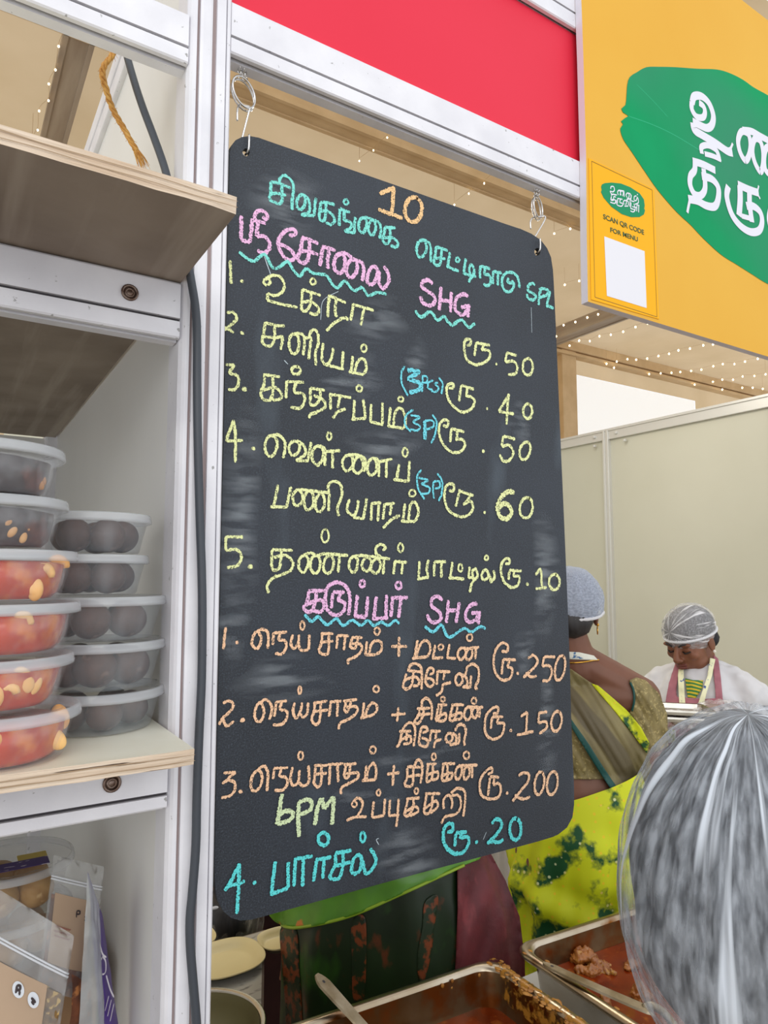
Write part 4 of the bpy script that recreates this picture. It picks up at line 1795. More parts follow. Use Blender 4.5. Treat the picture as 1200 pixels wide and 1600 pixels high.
def on_pouch(q, n, th, u, v, lift):
    p = (q[0] * (1 - u) + q[1] * u) * (1 - v) + (q[3] * (1 - u) + q[2] * u) * v
    return p + n * (th * math.sin(math.pi * min(1, max(0, u))) ** .7 * min(1, v * 1.6) ** 1.2 + lift)


# A: front left, tilted, kraft label
A = pouch('tilted clear zip pouch with a kraft label at the bottom left corner', [at(-62, 1352, Y=.665), at(116, 1462, Y=.665), at(80, 1690, Y=.655), at(-130, 1610, Y=.655)], .014, M['seedmix'], 3, (.0, .83, .40, 1.0), .27, (.03, .97, .42, 1.0))
t, q, n, th = A
bm = nb()
for u, v in ((.60, .50), (.73, .52)):
    bm.faces.new([bm.verts.new(on_pouch(q, n, th, u + .048 * math.cos(a), v + .048 * math.sin(a), .0022)) for a in [k * math.pi / 10 for k in range(20)]])
tag(mesh_obj('badge', bm, M['badge'], t), 'two round white badges')
bm = nb()
for P in ([(.585, .475), (.585, .525)], [(.585, .475), (.61, .475), (.61, .50), (.585, .50)], [(.61, .5), (.615, .527)], [(.71, .51), (.75, .53)], [(.715, .53), (.74, .545)],
          [(.40, .86), (.40, .93)], [(.40, .86), (.44, .86)], [(.40, .895), (.435, .895)], [(.40, .93), (.44, .93)], [(.46, .87), (.51, .94)], [(.51, .87), (.46, .94)], [(.53, .87), (.53, .94)], [(.53, .905), (.565, .87)], [(.53, .905), (.57, .94)], [(.585, .88), (.585, .945)], [(.585, .91), (.62, .91)], [(.62, .88), (.62, .945)], [(.64, .885), (.64, .94), (.67, .945), (.67, .885)]):
    pts = [on_pouch(q, n, th, u, v, .0026) for u, v in catmull(P, .01)]
    ribbon(bm, pts, .0018, n)
mesh_obj('label_print', bm, M['ink'], t)
bm = nb()
for k in range(3):
    pts = [on_pouch(q, n, th, u, .66 + k * .035 + .004 * math.sin(u * 200), .0024) for u in [.28 + .2 * i / 40 for i in range(41)]]
    ribbon(bm, pts, .0011, n, .8, k)
tag(mesh_obj('label_print', bm, M['ink_red'], t), 'faded red printed lines')

# B: behind, upright, kraft label
B = pouch('clear zip pouch with a plain kraft label standing behind the tilted pouch', [at(84, 1336, Y=.76), at(163, 1354, Y=.76), at(140, 1560, Y=.745), at(58, 1540, Y=.745)], .012, M['chips'], 6, (.10, .80, .28, .80), .16, (.05, .95, .3, 1.0))
t, q, n, th = B
bm = nb()
for P in ([(.52, .37), (.52, .42)], [(.52, .37), (.58, .37), (.58, .39), (.52, .395)], [(.68, .40), (.73, .41)], [(.68, .425), (.73, .435)]):
    ribbon(bm, [on_pouch(q, n, th, u, v, .0024) for u, v in catmull(P, .02)], .0014, n)
mesh_obj('label_print', bm, M['ink'], t)
bm = nb()
for k in range(3):
    ribbon(bm, [on_pouch(q, n, th, u, .52 + k * .035 + .004 * math.sin(u * 160), .0024) for u in [.15 + .28 * i / 40 for i in range(41)]], .0011, n, .8, k)
tag(mesh_obj('label_print', bm, M['ink_red'], t), 'faded red printed lines')

# C: seen nearly edge on, purple printed side
M['pouch_purple'] = mat('purple_pouch_print', '54398c', .4, col2='4b3280', nscale=8)
M['milky'] = film('milky_pouch_front', 'c2c6c6', .5, .25, streak=18, hi_alpha=.85, lo=.45, hi=.7, bump=.6, bscale=40)
tC = thing('snack_pouch', 'zip pouch with a purple printed side leaning beside the side panel', 'pouch', at(150, 1640, Y=.70))
qa = [at(137, 1362, Y=.700), at(156, 1418, Y=.712), at(161, 1660, Y=.712), at(120, 1660, Y=.690)]
qb = [at(137, 1362, Y=.700), at(160, 1430, Y=.735), at(193, 1660, Y=.735), at(160, 1660, Y=.712)]
nA = (qa[1] - qa[0]).cross(qa[3] - qa[0]).normalized()
if nA.dot(CAM_LOC - qa[0]) < 0: nA = -nA
bm = nb(); patch(bm, qa, 18, 30, .010, nA, .001, 2)
o = mesh_obj('film', bm, M['milky'], tC, smooth=True)
bm = nb(); patch(bm, qb, 14, 30, .003, nA, .0006, 5)
tag(mesh_obj('printed_side', bm, M['pouch_purple'], tC, smooth=True), 'purple printed side')
bm = nb(); patch(bm, [p - nA * .012 for p in qa], 18, 24, .006, nA, .003, 7, .05, .95, .55, 1.0)
mesh_obj('snack_filling', bm, M['chips'], tC, smooth=True)
bm = nb()
for P, w in (([(155, 1472), (160, 1490), (166, 1496)], .0016), ([(159, 1496), (157, 1510), (160, 1522), (165, 1518), (165, 1502), (160, 1494)], .0016), ([(166, 1524), (172, 1545), (178, 1558)], .0016), ([(145, 1516), (155, 1540), (157, 1600)], .001), ([(170, 1556), (164, 1580)], .0012), ([(174, 1562), (168, 1588)], .0012), ([(178, 1568), (172, 1596)], .0012)):
    nn = nA
    ribbon(bm, [at(x, y, Y=.7135) for x, y in catmull(P, 2)], w, nn)
mesh_obj('label_print', bm, M['sign_edge'], tC)

# ================================================================== counter, trays, pot and plates
M['counter'] = mat('white_counter_laminate', 'c9c6be', .5)
M['steel_dirty'] = add_layer(mat('used_stainless_tray', 'c2b6a2', .30, metal=1, col2='a8977e', nscale=9, bump=.06, bscale=30), '7c4a1c', 'noise', 12, .56, .70)
M['inner'] = add_layer(mat('curry_stained_tray_wall', '8a785c', .28, metal=.85, col2='6e502a', nscale=8), '84481a', 'noise', 16, .46, .60)
M['curry'] = add_layer(mat('oily_red_curry', '641c05', .2, col2='84300a', nscale=16, coat=.25, bump=.25, bscale=40), '94480f', 'noise', 50, .6, .7)
M['curry_dark'] = add_layer(mat('dark_oily_gravy', '5a1c06', .14, col2='7c2c0a', nscale=14, coat=.6, bump=.2, bscale=30), '8a4418', 'noise', 40, .6, .7)
M['smudge'] = mat('dried_yellow_gravy', 'b8802c', .5, col2='8a5418', nscale=60, bump=.6, bscale=80)
M['meat'] = add_layer(mat('curried_chicken', 'a8682a', .4, col2='70360e', nscale=30, bump=.8, bscale=60, coat=.2), 'c49040', 'noise', 60, .55, .68)
ct = thing('serving_counter', 'pale serving counter under the two curry trays', 'counter', (1.1, .8, 0))
bm = nb(); box(bm, .23, 2.6, .63, 1.02, .82, .848, .004)
mesh_obj('counter_top', bm, M['counter'], ct)
bm = nb(); box(bm, .23, 2.6, .64, .66, 0, .82)
mesh_obj('front_panel', bm, M['counter'], ct)


def rrect(inset, rad, n=8):
    """unit-free rounded rectangle outline for a w x h tray"""
    def f(w, h):
        pts = []
        r = max(.002, rad)
        for cx, cy, a0 in ((w - inset - r, h - inset - r, 0), (inset + r, h - inset - r, 90), (inset + r, inset + r, 180), (w - inset - r, inset + r, 270)):
            for k in range(n + 1):
                a = R(a0 + 90 * k / n)
                pts.append((cx + r * math.cos(a), cy + r * math.sin(a)))
        return pts
    return f


def tray(label, q, zr, depth, level, m_curry):
    """q: front left, front right, back right, back left on the rim plane"""
    w = (Vector(q[1]) - Vector(q[0])).length; h = (Vector(q[3]) - Vector(q[0])).length
    def W(x, y, z):
        u, v = x / w, y / h
        p = (Vector(q[0]) * (1 - u) + Vector(q[1]) * u) * (1 - v) + (Vector(q[3]) * (1 - u) + Vector(q[2]) * u) * v
        return Vector((p.x, p.y, z))
    cxy = W(w / 2, h / 2, zr - depth)
    t = thing('curry_tray', label, 'tray', cxy)
    def rings(prof, bm, cap=False):
        prev = None
        for ins, rad, z in prof:
            ring = [bm.verts.new(W(x, y, z)) for x, y in rrect(ins, rad)(w, h)]
            if prev:
                for i in range(len(ring)): bm.faces.new((prev[i], prev[(i + 1) % len(ring)], ring[(i + 1) % len(ring)], ring[i]))
            prev = ring
        if cap: bm.faces.new(prev)
        return bm
    bm = rings([(.004, .034, zr - .012), (.000, .036, zr - .008), (.000, .036, zr - .003), (.003, .036, zr), (.012, .036, zr + .0005), (.016, .036, zr - .002), (.018, .036, zr - .008)], nb())
    mesh_obj('rim', bm, M['steel_dirty'], t, smooth=True)
    bm = rings([(.018, .036, zr - .006), (.021, .036, zr - .02), (.028, .034, zr - depth * .85), (.034, .03, zr - depth + .001), (.06, .02, zr - depth + .001)], nb(), True)
    tag(mesh_obj('basin', bm, M['inner'], t, smooth=True), 'gravy stained inner walls')
    bm = rings([(.016, .036, zr - .006), (.019, .036, zr - .02), (.026, .034, zr - depth * .85), (.032, .03, zr - depth), (.06, .02, zr - depth)], nb(), True)
    mesh_obj('outer_wall', bm, M['steel'], t, smooth=True)
    # contents lie in the tray
    bm = nb()
    zl = zr - level
    ring = rrect(.024, .036)(w, h)
    cxl, cyl = w / 2, h / 2
    prev = None
    for k in range(0, 9):
        s = 1 - k / 9
        rg = []
        for x, y in ring:
            X, Y = cxl + (x - cxl) * s, cyl + (y - cyl) * s
            p = W(X, Y, zl); p.z += .0025 * noise.noise(Vector((p.x * 30, p.y * 30, 2)))
            rg.append(bm.verts.new(p))
        if prev:
            for i in range(len(rg)): bm.faces.new((prev[i], prev[(i + 1) % len(rg)], rg[(i + 1) % len(rg)], rg[i]))
        prev = rg
    bm.faces.new(prev)
    c = mesh_obj('curry', bm, m_curry, smooth=True, loc=W(w / 2, h / 2, zl))
    return t, W, w, h, c


ZR = .95
T1, W1f, w1, h1, c1 = tray('steel tray with brown gravy and spattered rim, left of the two trays', [(.30, .64), (.826, .64), (.824, .952), (.30, .985)], ZR, .10, .058, M['curry_dark'])
tag(c1, 'dark oily gravy in the left steel tray', 'curry')
T2, W2f, w2, h2, c2 = tray('steel tray of red chicken curry behind the hair-netted head', [(.869, .630), (1.40, .590), (1.40, .925), (.873, .962)], ZR, .10, .044, M['curry'])
tag(c2, 'red chicken curry in the right steel tray', 'curry')

bm = nb()
for k in range(80):                                 # gravy dried on the right rim of the left tray
    v = .35 + .6 * rnd.random()
    p = W1f(w1 - rnd.uniform(-.001, .03), h1 * v, 0)
    s = rnd.uniform(.0012, .0050)
    ellipsoid(bm, (p.x, p.y, ZR + .0003 - max(0, rnd.random() - .5) * .004), (s, s * rnd.uniform(.8, 1.8), .0008), None, 10, 6, lump=.5, lscale=90, seed=k)
for k in range(14):
    p = W1f(w1 * rnd.uniform(.72, .98), h1 - rnd.uniform(.012, .022), 0)
    ellipsoid(bm, (p.x, p.y, ZR - rnd.uniform(.0, .02)), (.003, .002, .003), None, 8, 6, lump=.5, lscale=90, seed=k)
tag(mesh_obj('gravy_smear', bm, M['smudge'], T1, smooth=True), 'dried yellow gravy on the rim')['kind'] = 'stuff'
bm = nb()
for k in range(16):
    p = W2f(rnd.uniform(.0, .02), h2 * rnd.random(), 0)
    ellipsoid(bm, (p.x, p.y, ZR), (.003, .005, .0008), None, 8, 6, lump=.5, lscale=90, seed=k)
tag(mesh_obj('gravy_smear', bm, M['smudge'], T2, smooth=True), 'dried yellow gravy on the rim')['kind'] = 'stuff'


M['smear_film'] = film('thin_gravy_film', 'b07a2a', .0, .35, streak=70, hi_alpha=.9, lo=.47, hi=.60)
bm = nb(); rows = []
for j in range(61):                                  # gravy wiped along the right rim, following the rim's section
    v = .28 + .70 * j / 60
    row = []
    for ins, dz in ((-.0012, -.008), (-.001, -.003), (.003, .0007), (.012, .0011), (.0165, -.001), (.0185, -.007), (.022, -.02), (.025, -.04)):
        p = W1f(w1 - ins + (.0 if ins < .017 else -.0012), h1 * v, 0); row.append(bm.verts.new((p.x, p.y, ZR + dz)))
    rows.append(row)
for a, b in zip(rows, rows[1:]):
    for k in range(7): bm.faces.new((a[k], a[k + 1], b[k + 1], b[k]))
tag(mesh_obj('gravy_smear', bm, M['smear_film'], T1, smooth=True), 'gravy wiped along the right rim')['kind'] = 'stuff'


def chunk(px, py, sx, sy, sz, seed, label):
    p = at(px, py, Z=ZR - .040)
    bm = nb()
    for k in range(5):
        rr = random.Random(seed * 9 + k)
        ellipsoid(bm, p + Vector((rr.uniform(-1, 1) * sx * .5, rr.uniform(-1, 1) * sy * .4, rr.uniform(-.3, .4) * sz)), (sx * rr.uniform(.45, .7), sy * rr.uniform(.45, .7), sz * rr.uniform(.6, 1)), Matrix.Rotation(rr.uniform(0, 3), 3, 'Z'), 20, 14, lump=.5, lscale=60, seed=seed + k)
    bm = remesh(bm, .0018, 0)
    for v in bm.verts: v.co += v.normal * (.0030 * noise.noise(v.co * 210) + .0016 * noise.noise(v.co * 420) + .006 * noise.noise(v.co * 60 + Vector((seed, 0, 0))))
    tag(mesh_obj('chicken_piece', bm, M['meat'], smooth=True, loc=p - Vector((0, 0, .01))), label, 'chicken')


chunk(912, 1496, .034, .030, .014, 1, 'large piece of chicken at the back left of the red curry')
chunk(930, 1515, .034, .016, .010, 2, 'chicken piece in front of the largest one in the red curry')
chunk(945, 1563, .016, .014, .012, 3, 'small lump of chicken below the long spatula handle')
chunk(1003, 1556, .018, .016, .012, 4, 'chicken piece right of the spatula handle in the red curry')
chunk(985, 1508, .016, .012, .008, 5, 'small chicken piece beside the hair net in the red curry')


def bar(name, label, pts, widths, thick, m, hole=True, bracket=False):
    """flat metal handle following points, widest across"""
    P = [Vector(p) for p in catmull(pts, .006)]
    t = thing(name, label, 'serving spoon', P[-1])
    bm = nb()
    N = len(P)
    rows = []
    for i, p in enumerate(P):
        d = (P[min(i + 1, N - 1)] - P[max(0, i - 1)]).normalized()
        s = d.cross(Vector((0, 0, 1))).normalized(); u = s.cross(d)
        f = i / (N - 1)
        ww = widths[0] + (widths[1] - widths[0]) * f
        e = min(1, math.sqrt(max(0, (i + .3) / 3)))
        ww *= min(1, e)
        rows.append([bm.verts.new(p + s * ww / 2 * a + u * thick * b) for a, b in ((-1, .3), (-.8, 1), (.8, 1), (1, .3), (.8, 0), (-.8, 0))])
    for a, b in zip(rows, rows[1:]):
        for k in range(6): bm.faces.new((a[k], b[k], b[(k + 1) % 6], a[(k + 1) % 6]))
    bm.faces.new(rows[0]); bm.faces.new(rows[-1][::-1])
    mesh_obj('handle', bm, m, t, smooth=False)
    d = (P[3] - P[0]).normalized(); s = d.cross(Vector((0, 0, 1))).normalized(); u = s.cross(d)
    bm = nb(); c = P[0] + d * .016 + u * (thick * 1.05)
    bm.faces.new([bm.verts.new(c + d * .0028 * math.cos(a) + s * .0022 * math.sin(a)) for a in [k * math.pi / 8 for k in range(16)]])
    mesh_obj('hanging_hole', bm, M['dark'], t)
    return t, P


M['spoon_steel'] = mat('grimy_steel_handle', 'b0a48e', .4, metal=.8, col2='7e6e52', nscale=24, bump=.2, bscale=80)
sA, PA = bar('serving_spoon', 'steel spoon handle leaning over the back rim of the left tray', [at(494, 1524, Z=.992), at(540, 1575, Z=.966), at(585, 1625, Z=.935), at(620, 1665, Z=.905)], (.024, .019), .003, M['spoon_steel'])
bm = nb(); ellipsoid(bm, PA[-1] + Vector((.01, -.03, -.006)), (.03, .04, .008)); mesh_obj('bowl', bm, M['spoon_steel'], sA, smooth=True)
sB, PB = bar('serving_spoon', 'long steel spatula handle lying across the right curry tray', [at(849, 1507, Z=.958), at(920, 1540, Z=.955), at(1000, 1575, Z=.950), at(1020, 1582, Z=.948)], (.017, .022), .004, M['spoon_steel'])
e = PB[-1]
bm = nb(); tube(bm, catmull([e + Vector((-.006, .012, .002)), e + Vector((.004, .004, .006)), e + Vector((.010, -.012, .002)), e + Vector((.014, -.03, -.012))], .004), .006, 8)
mesh_obj('neck', bm, M['spoon_steel'], sB, smooth=True)
bm = nb(); ellipsoid(bm, e + Vector((.03, -.06, -.018)), (.035, .04, .006)); mesh_obj('blade', bm, M['spoon_steel'], sB, smooth=True)

# side table with plates and pot
M['wood'] = mat('dark_table', '6a5a4c', .7)
tb = thing('side_table', 'small table under the cream plates left of the green sari', 'table', (.38, 1.35, 0))
bm = nb(); slab(bm, [[Vector((x, y, .775)) for x, y in ((.21, 1.05), (.446, 1.05), (.65, 1.53), (.21, 1.53))]], Vector((0, 0, .025))); mesh_obj('table_top', bm, M['wood'], tb)
for x, y in ((.24, 1.08), (.42, 1.08), (.24, 1.49), (.59, 1.49)):
    if True:
        bm = nb(); box(bm, x - .015, x + .015, y - .015, y + .015, 0, .775); mesh_obj('leg', bm, M['wood'], tb)
M['paper'] = add_layer(mat('printed_newspaper', 'b8b2a4', .8, col2='a8a294', nscale=9), '7c786e', 'noise', 26, .55, .64, stretch=(1, 2.5, 1))
bm = nb()
rows = []
for j in range(21):
    rows.append([bm.verts.new((.22 + (.425 * (1.06 + .46 * j / 20) - .225) * i / 20, 1.06 + .46 * j / 20, .8018 + .002 * (1 + noise.noise(Vector((i * .3, j * .3, 4)))))) for i in range(21)])
for a, b in zip(rows, rows[1:]):
    for i in range(20): bm.faces.new((a[i], a[i + 1], b[i + 1], b[i]))
tag(mesh_obj('newspaper', bm, M['paper'], smooth=True, loc=(.4, 1.34, .802)), 'grey printed newspaper spread under the cream plates', 'newspaper')
M['cream'] = mat('cream_melamine', 'dccb96', .35, col2='d6c48e', nscale=6)
M['plate_shade'] = mat('shaded_plate_underside', '3a332a', .6)  # dark colour stands for the shadow under each plate


def plate(label, px, py, z, rx, ry, group='cream plates on the side table'):
    c = at(px, py, Z=z)
    t = thing('plate', label, 'plate', c, group)
    def sq(a, n=2.6): return (abs(math.cos(a)) ** n + abs(math.sin(a)) ** n) ** (-1 / n)
    bm = nb()
    lathe(bm, [(.60, .002), (.72, .003), (.80, .010), (.97, .016), (1.0, .0165), (1.0, .014), (.96, .012)], c, 64, True, False, rx, ry, wob=lambda a, j: sq(a) - 1)
    mesh_obj('face', bm, M['cream'], t, smooth=True)
    bm = nb()
    lathe(bm, [(.60, .0), (.72, .001), (.82, .006), (.97, .012)], c, 64, True, False, rx, ry, wob=lambda a, j: sq(a) - 1)
    tag(mesh_obj('underside', bm, M['plate_shade'], t, smooth=True), 'dark underside')
    return t


plate('cream plate lying nearest on the newspaper beside the white post', 352, 1508, .808, .078, .070)
plate('cream plate partly hidden by the green sari', 437, 1477, .808, .046, .045)
plate('cream plate furthest back, a sliver showing beside the white post', 302, 1474, .808, .045, .05)
pc = Vector((.385, 1.165, .87))
pot = thing('cooking_pot', 'wide steel pot on the side table below the cream plates', 'pot', (pc.x, pc.y, .803))
bm = nb(); lathe(bm, [(.08, .001), (.090, .006), (.094, .050), (.097, .066), (.104, .069), (.106, .067), (.104, .064), (.097, .062)], (pc.x, pc.y, .803), 64, True)
mesh_obj('body', bm, M['steel'], pot, smooth=True)
M['pot_in'] = mat('olive_pot_inside', '8f8866', .35, metal=.5)
bm = nb(); lathe(bm, [(.078, .003), (.088, .008), (.092, .05), (.0955, .0655)], (pc.x, pc.y, .803), 64, True)
tag(mesh_obj('lining', bm, M['pot_in'], pot, smooth=True), 'dull olive inside')

# table with white cloth further back
M['cloth_w'] = mat('white_table_cloth', 'd8d2cc', .8, bump=.3, bscale=10)
wc = cp(760, 1400, 2.75)
t = thing('back_table', 'white-clothed table seen between the two saris', 'table', (wc.x, wc.y, 0))
bm = nb(); box(bm, wc.x - .30, wc.x + .12, wc.y - .05, wc.y + .40, .70, .735, .005); mesh_obj('table_top', bm, M['cloth_w'], t)
bm = nb()
P = []
for x0_, y0_, x1_, y1_ in ((wc.x - .30, wc.y - .055, wc.x + .12, wc.y - .055), (wc.x + .125, wc.y - .05, wc.x + .125, wc.y + .4)):
    for i in range(40):
        f = i / 39; k = .012 * math.sin(f * 46)
        P.append((x0_ + (x1_ - x0_) * f + (k if x0_ == x1_ else 0), y0_ + (y1_ - y0_) * f - (k if y0_ == y1_ else 0)))
a = [bm.verts.new((x, y, .733)) for x, y in P]; b = [bm.verts.new((x, y, .04)) for x, y in P]
for i in range(len(P) - 1): bm.faces.new((a[i], a[i + 1], b[i + 1], b[i]))
mesh_obj('cloth_skirt', bm, M['cloth_w'], t, smooth=True)
# ================================================================== people
M['skin1'] = mat('brown_skin_back', '7c523e', .55, col2='724a38', nscale=12, sss=.08)
M['skin2'] = mat('dark_brown_skin', '85543a', .5, col2='784a32', nscale=14, sss=.08)
M['hair'] = mat('black_hair', '1c1a1b', .5, col2='2a2726', nscale=120, stretch=(1, 1, .1))
M['hair_grey'] = mat('dark_greying_hair', '20222a', .6, col2='0f1014', nscale=90, stretch=(1, 1, .12), bump=.4, bscale=120)
M['net_band'] = film('hair_net_band', 'e8e9ec', .85, .7)


def net_mat(name, lo_a, hi_a, col, su, sv, lo=.42, hi=.66):
    return film(name, col, lo_a, .8, streak=1.0, hi_alpha=hi_a, stretch=(su, sv, 1), lo=lo, hi=hi, coord='UV')


def net_mat2(name, col, a0, a1, fine, bands, lo, hi):
    """gauze of fine fibres with denser gathered pleats running from the crown"""
    m = film(name, col, a0, .85, streak=1.0, hi_alpha=a1, stretch=(fine[0], fine[1], 1), lo=.36, hi=.64, coord='UV')
    nt = m.node_tree; b = nt.nodes['Principled BSDF']
    tc = nt.nodes.new('ShaderNodeTexCoord'); mp = nt.nodes.new('ShaderNodeMapping'); mp.inputs['Scale'].default_value = (bands, 1.1, 1)
    nt.links.new(tc.outputs['UV'], mp.inputs['Vector'])
    n = nt.nodes.new('ShaderNodeTexNoise'); n.inputs['Scale'].default_value = 1.0; n.inputs['Detail'].default_value = 3; n.inputs['Roughness'].default_value = .6
    nt.links.new(mp.outputs['Vector'], n.inputs['Vector'])
    mr = nt.nodes.new('ShaderNodeMapRange'); mr.inputs['From Min'].default_value = lo; mr.inputs['From Max'].default_value = hi
    mr.inputs['To Min'].default_value = 0; mr.inputs['To Max'].default_value = .95
    nt.links.new(n.outputs['Fac'], mr.inputs['Value'])
    mx = nt.nodes.new('ShaderNodeMath'); mx.operation = 'MAXIMUM'
    nt.links.new(b.inputs['Alpha'].links[0].from_socket, mx.inputs[0]); nt.links.new(mr.outputs['Result'], mx.inputs[1])
    nt.links.new(mx.outputs[0], b.inputs['Alpha'])
    return m


M['net0'] = net_mat2('pleated_white_hair_net', 'cdd3da', .12, .44, (90, 16), 26, .535, .61)
M['net1'] = net_mat2('pale_blue_hair_net', 'b9c4d6', .55, .80, (70, 30), 12, .62, .70)
M['net2'] = net_mat2('white_hair_net', 'dcdcde', .22, .40, (60, 30), 26, .52, .60)
M['net4'] = net_mat('thin_hair_net', .10, .55, 'cfc8b8', 46, 3, .48, .74)


def hairnet(parent, c, rad, pole, front, vmax, m, pleats=26, amp=.02, band=True, tiltcut=0.0, seed=0, nu=200, nv=70, M_=None):
    """gathered cap: meridian pleats run down from the pole"""
    z = Vector(pole).normalized(); x = (Vector(front) - z * Vector(front).dot(z)).normalized(); y = z.cross(x)
    c = Vector(c)
    bm = nb(); uvl = bm.loops.layers.uv.new('UVMap')
    G = []
    for j in range(nv + 1):
        row = []
        for i in range(nu):
            a = 2 * math.pi * i / nu
            vm = vmax + tiltcut * math.cos(a)
            th = .003 + (vm - .003) * j / nv
            d = x * (math.sin(th) * math.cos(a)) + y * (math.sin(th) * math.sin(a)) + z * math.cos(th)
            k = 1 + amp * (.6 * noise.noise(Vector((math.cos(a) * pleats * .32, math.sin(a) * pleats * .32, th * .7 + seed))) + .4 * noise.noise(Vector((math.cos(a) * pleats * .8, math.sin(a) * pleats * .8, th * .9 + seed + 5)))) * min(1, th * 1.6)
            k += amp * .7 * noise.noise(d * 5 + Vector((seed, 0, 0)))
            # body ellipsoid in the place's own axes
            if M_ is not None:
                q = M_.transposed() @ d; p = M_ @ Vector((q.x * rad[0], q.y * rad[1], q.z * rad[2])) * k
            else: p = Vector((d.x * rad[0], d.y * rad[1], d.z * rad[2])) * k
            row.append(bm.verts.new(c + p))
        G.append(row)
    for j in range(nv):
        for i in range(nu):
            f = bm.faces.new((G[j][i], G[j][(i + 1) % nu], G[j + 1][(i + 1) % nu], G[j + 1][i]))
            uv = ((i / nu, j / nv), ((i + 1) / nu, j / nv), ((i + 1) / nu, (j + 1) / nv), (i / nu, (j + 1) / nv))
            for l, t in zip(f.loops, uv): l[uvl].uv = t
    rim = [v.co.copy() for v in G[-1]]
    o = mesh_obj('hair_net', bm, m, parent, smooth=True)
    if band:
        bm = nb(); tube(bm, rim, .0045, 8, closed=True)
        mesh_obj('elastic_band', bm, M['net_band'], o, smooth=True)
    return o


class Fig:
    """a standing figure's own axes: a to the person's right, b forward, z up"""
    def __init__(s, base, f):
        s.o = Vector((base[0], base[1], 0)); s.f = Vector((f[0], f[1], 0)).normalized(); s.r = Vector((s.f.y, -s.f.x, 0))
    def __call__(s, a, b, z): return s.o + s.r * a + s.f * b + Vector((0, 0, z))
    def M(s): return Matrix((s.r, s.f, Vector((0, 0, 1)))).transposed()


def add_head(bm, c, F, U, k=1.0):
    F = F.normalized(); U = (U - F * U.dot(F)).normalized(); Rr = F.cross(U)
    Mx = Matrix((Rr, F, U)).transposed()
    L = lambda x, y, z: c + (Rr * x + F * y + U * z) * k
    def e(p, r, **kw): ellipsoid(bm, L(*p), tuple(v * k for v in r), Mx, **kw)
    e((0, -.014, .030), (.073, .092, .076), seg=32, rings=20)
    e((0, .030, -.025), (.058, .056, .078), seg=28, rings=18)
    e((0, .058, -.088), (.026, .022, .019))
    for s in (-1, 1):
        e((s * .036, .028, -.062), (.022, .034, .030))
        e((s * .037, .058, -.022), (.023, .020, .020))
        e((s * .075, -.004, -.006), (.008, .017, .029))
        e((s * .011, .094, -.031), (.0085, .009, .007))
        e((s * .030, .078, .022), (.024, .010, .008))
        e((s * .030, .073, .003), (.016, .010, .010))
    capsule(bm, L(0, .080, .016), .008 * k, L(0, .103, -.026), .0115 * k, 10)
    for z, r in ((-.051, .0062), (-.061, .0070)):
        capsule(bm, L(-.017, .080, z), r * .7 * k, L(0, .089, z), r * k, 8); capsule(bm, L(0, .089, z), r * k, L(.017, .080, z), r * .7 * k, 8)
    return L, Mx


def add_hand(bm, w, d, up, side, curl=.5, k=1.0, spread=.012):
    """palm, four unequal bent fingers and a thumb. w wrist, d towards the fingers, up back of the hand, side +1/-1 the thumb's side"""
    d = d.normalized(); up = (up - d * up.dot(d)).normalized(); s = d.cross(up) * side
    Mx = Matrix((s, d, up)).transposed()
    ellipsoid(bm, w + d * .048 * k, (.040 * k, .052 * k, .014 * k), Mx, 18, 12)
    capsule(bm, w, .024 * k, w + d * .02 * k, .023 * k, 10)
    for i, (ln, off) in enumerate(((.068, .030), (.078, .010), (.072, -.010), (.056, -.029))):
        p = w + d * (.088 - abs(off) * .25) * k + s * off * k
        dd = (d + s * off * spread * 8).normalized()
        ang = 0; rr = .0088 * k
        for j, fr in enumerate((.45, .30, .25)):
            ang += curl * (.6, .75, .6)[j]
            q = p + (dd * math.cos(ang) - up * math.sin(ang)) * ln * fr * k
            capsule(bm, p, rr, q, rr * .9, 8); p = q; rr *= .9
    p = w + d * .028 * k + s * .030 * k
    q = p + (d * .55 + s * .75 - up * .25).normalized() * .038 * k
    capsule(bm, p, .013 * k, q, .010 * k, 8)
    capsule(bm, q, .010 * k, q + (d * .85 + s * .15 - up * .45).normalized() * .030 * k, .0085 * k, 8)


def loft_skirt(name, fig, prof, m, parent, folds=15, amp=.05, seed=0, n=160, diag=0.0, tilt=0.0):
    """cloth skirt from waist to hem: prof rows (z, rx, ry, forward shift)"""
    bm = nb(); prev = None
    P = catmull(prof, .02)
    for (z, rx, ry, b) in P:
        ring = []
        for k in range(n):
            a = 2 * math.pi * k / n
            t = min(1, max(0, (P[0][0] - z) / .25))
            w = 1 + amp * t * noise.noise(Vector((math.cos(a) * folds * .25, math.sin(a) * folds * .25, z * 1.2 + seed))) + amp * .35 * noise.noise(Vector((math.cos(a) * 2, math.sin(a) * 2, z * 7 + seed)))
            if diag: w += diag * t * (math.sin(z * 34 + a * 4 + 1.5 * math.sin(z * 9)) + .6 * math.sin(z * 71 + a * 6))
            ring.append(bm.verts.new(fig(rx * w * math.cos(a), b + ry * w * math.sin(a), z + tilt * rx * math.cos(a) * (1 - min(1, (P[0][0] - z) / .45)))))
        if prev:
            for k in range(n): bm.faces.new((prev[k], prev[(k + 1) % n], ring[(k + 1) % n], ring[k]))
        prev = ring
    bv = bvh_of(bm)
    return mesh_obj(name, bm, m, parent, smooth=True), bv


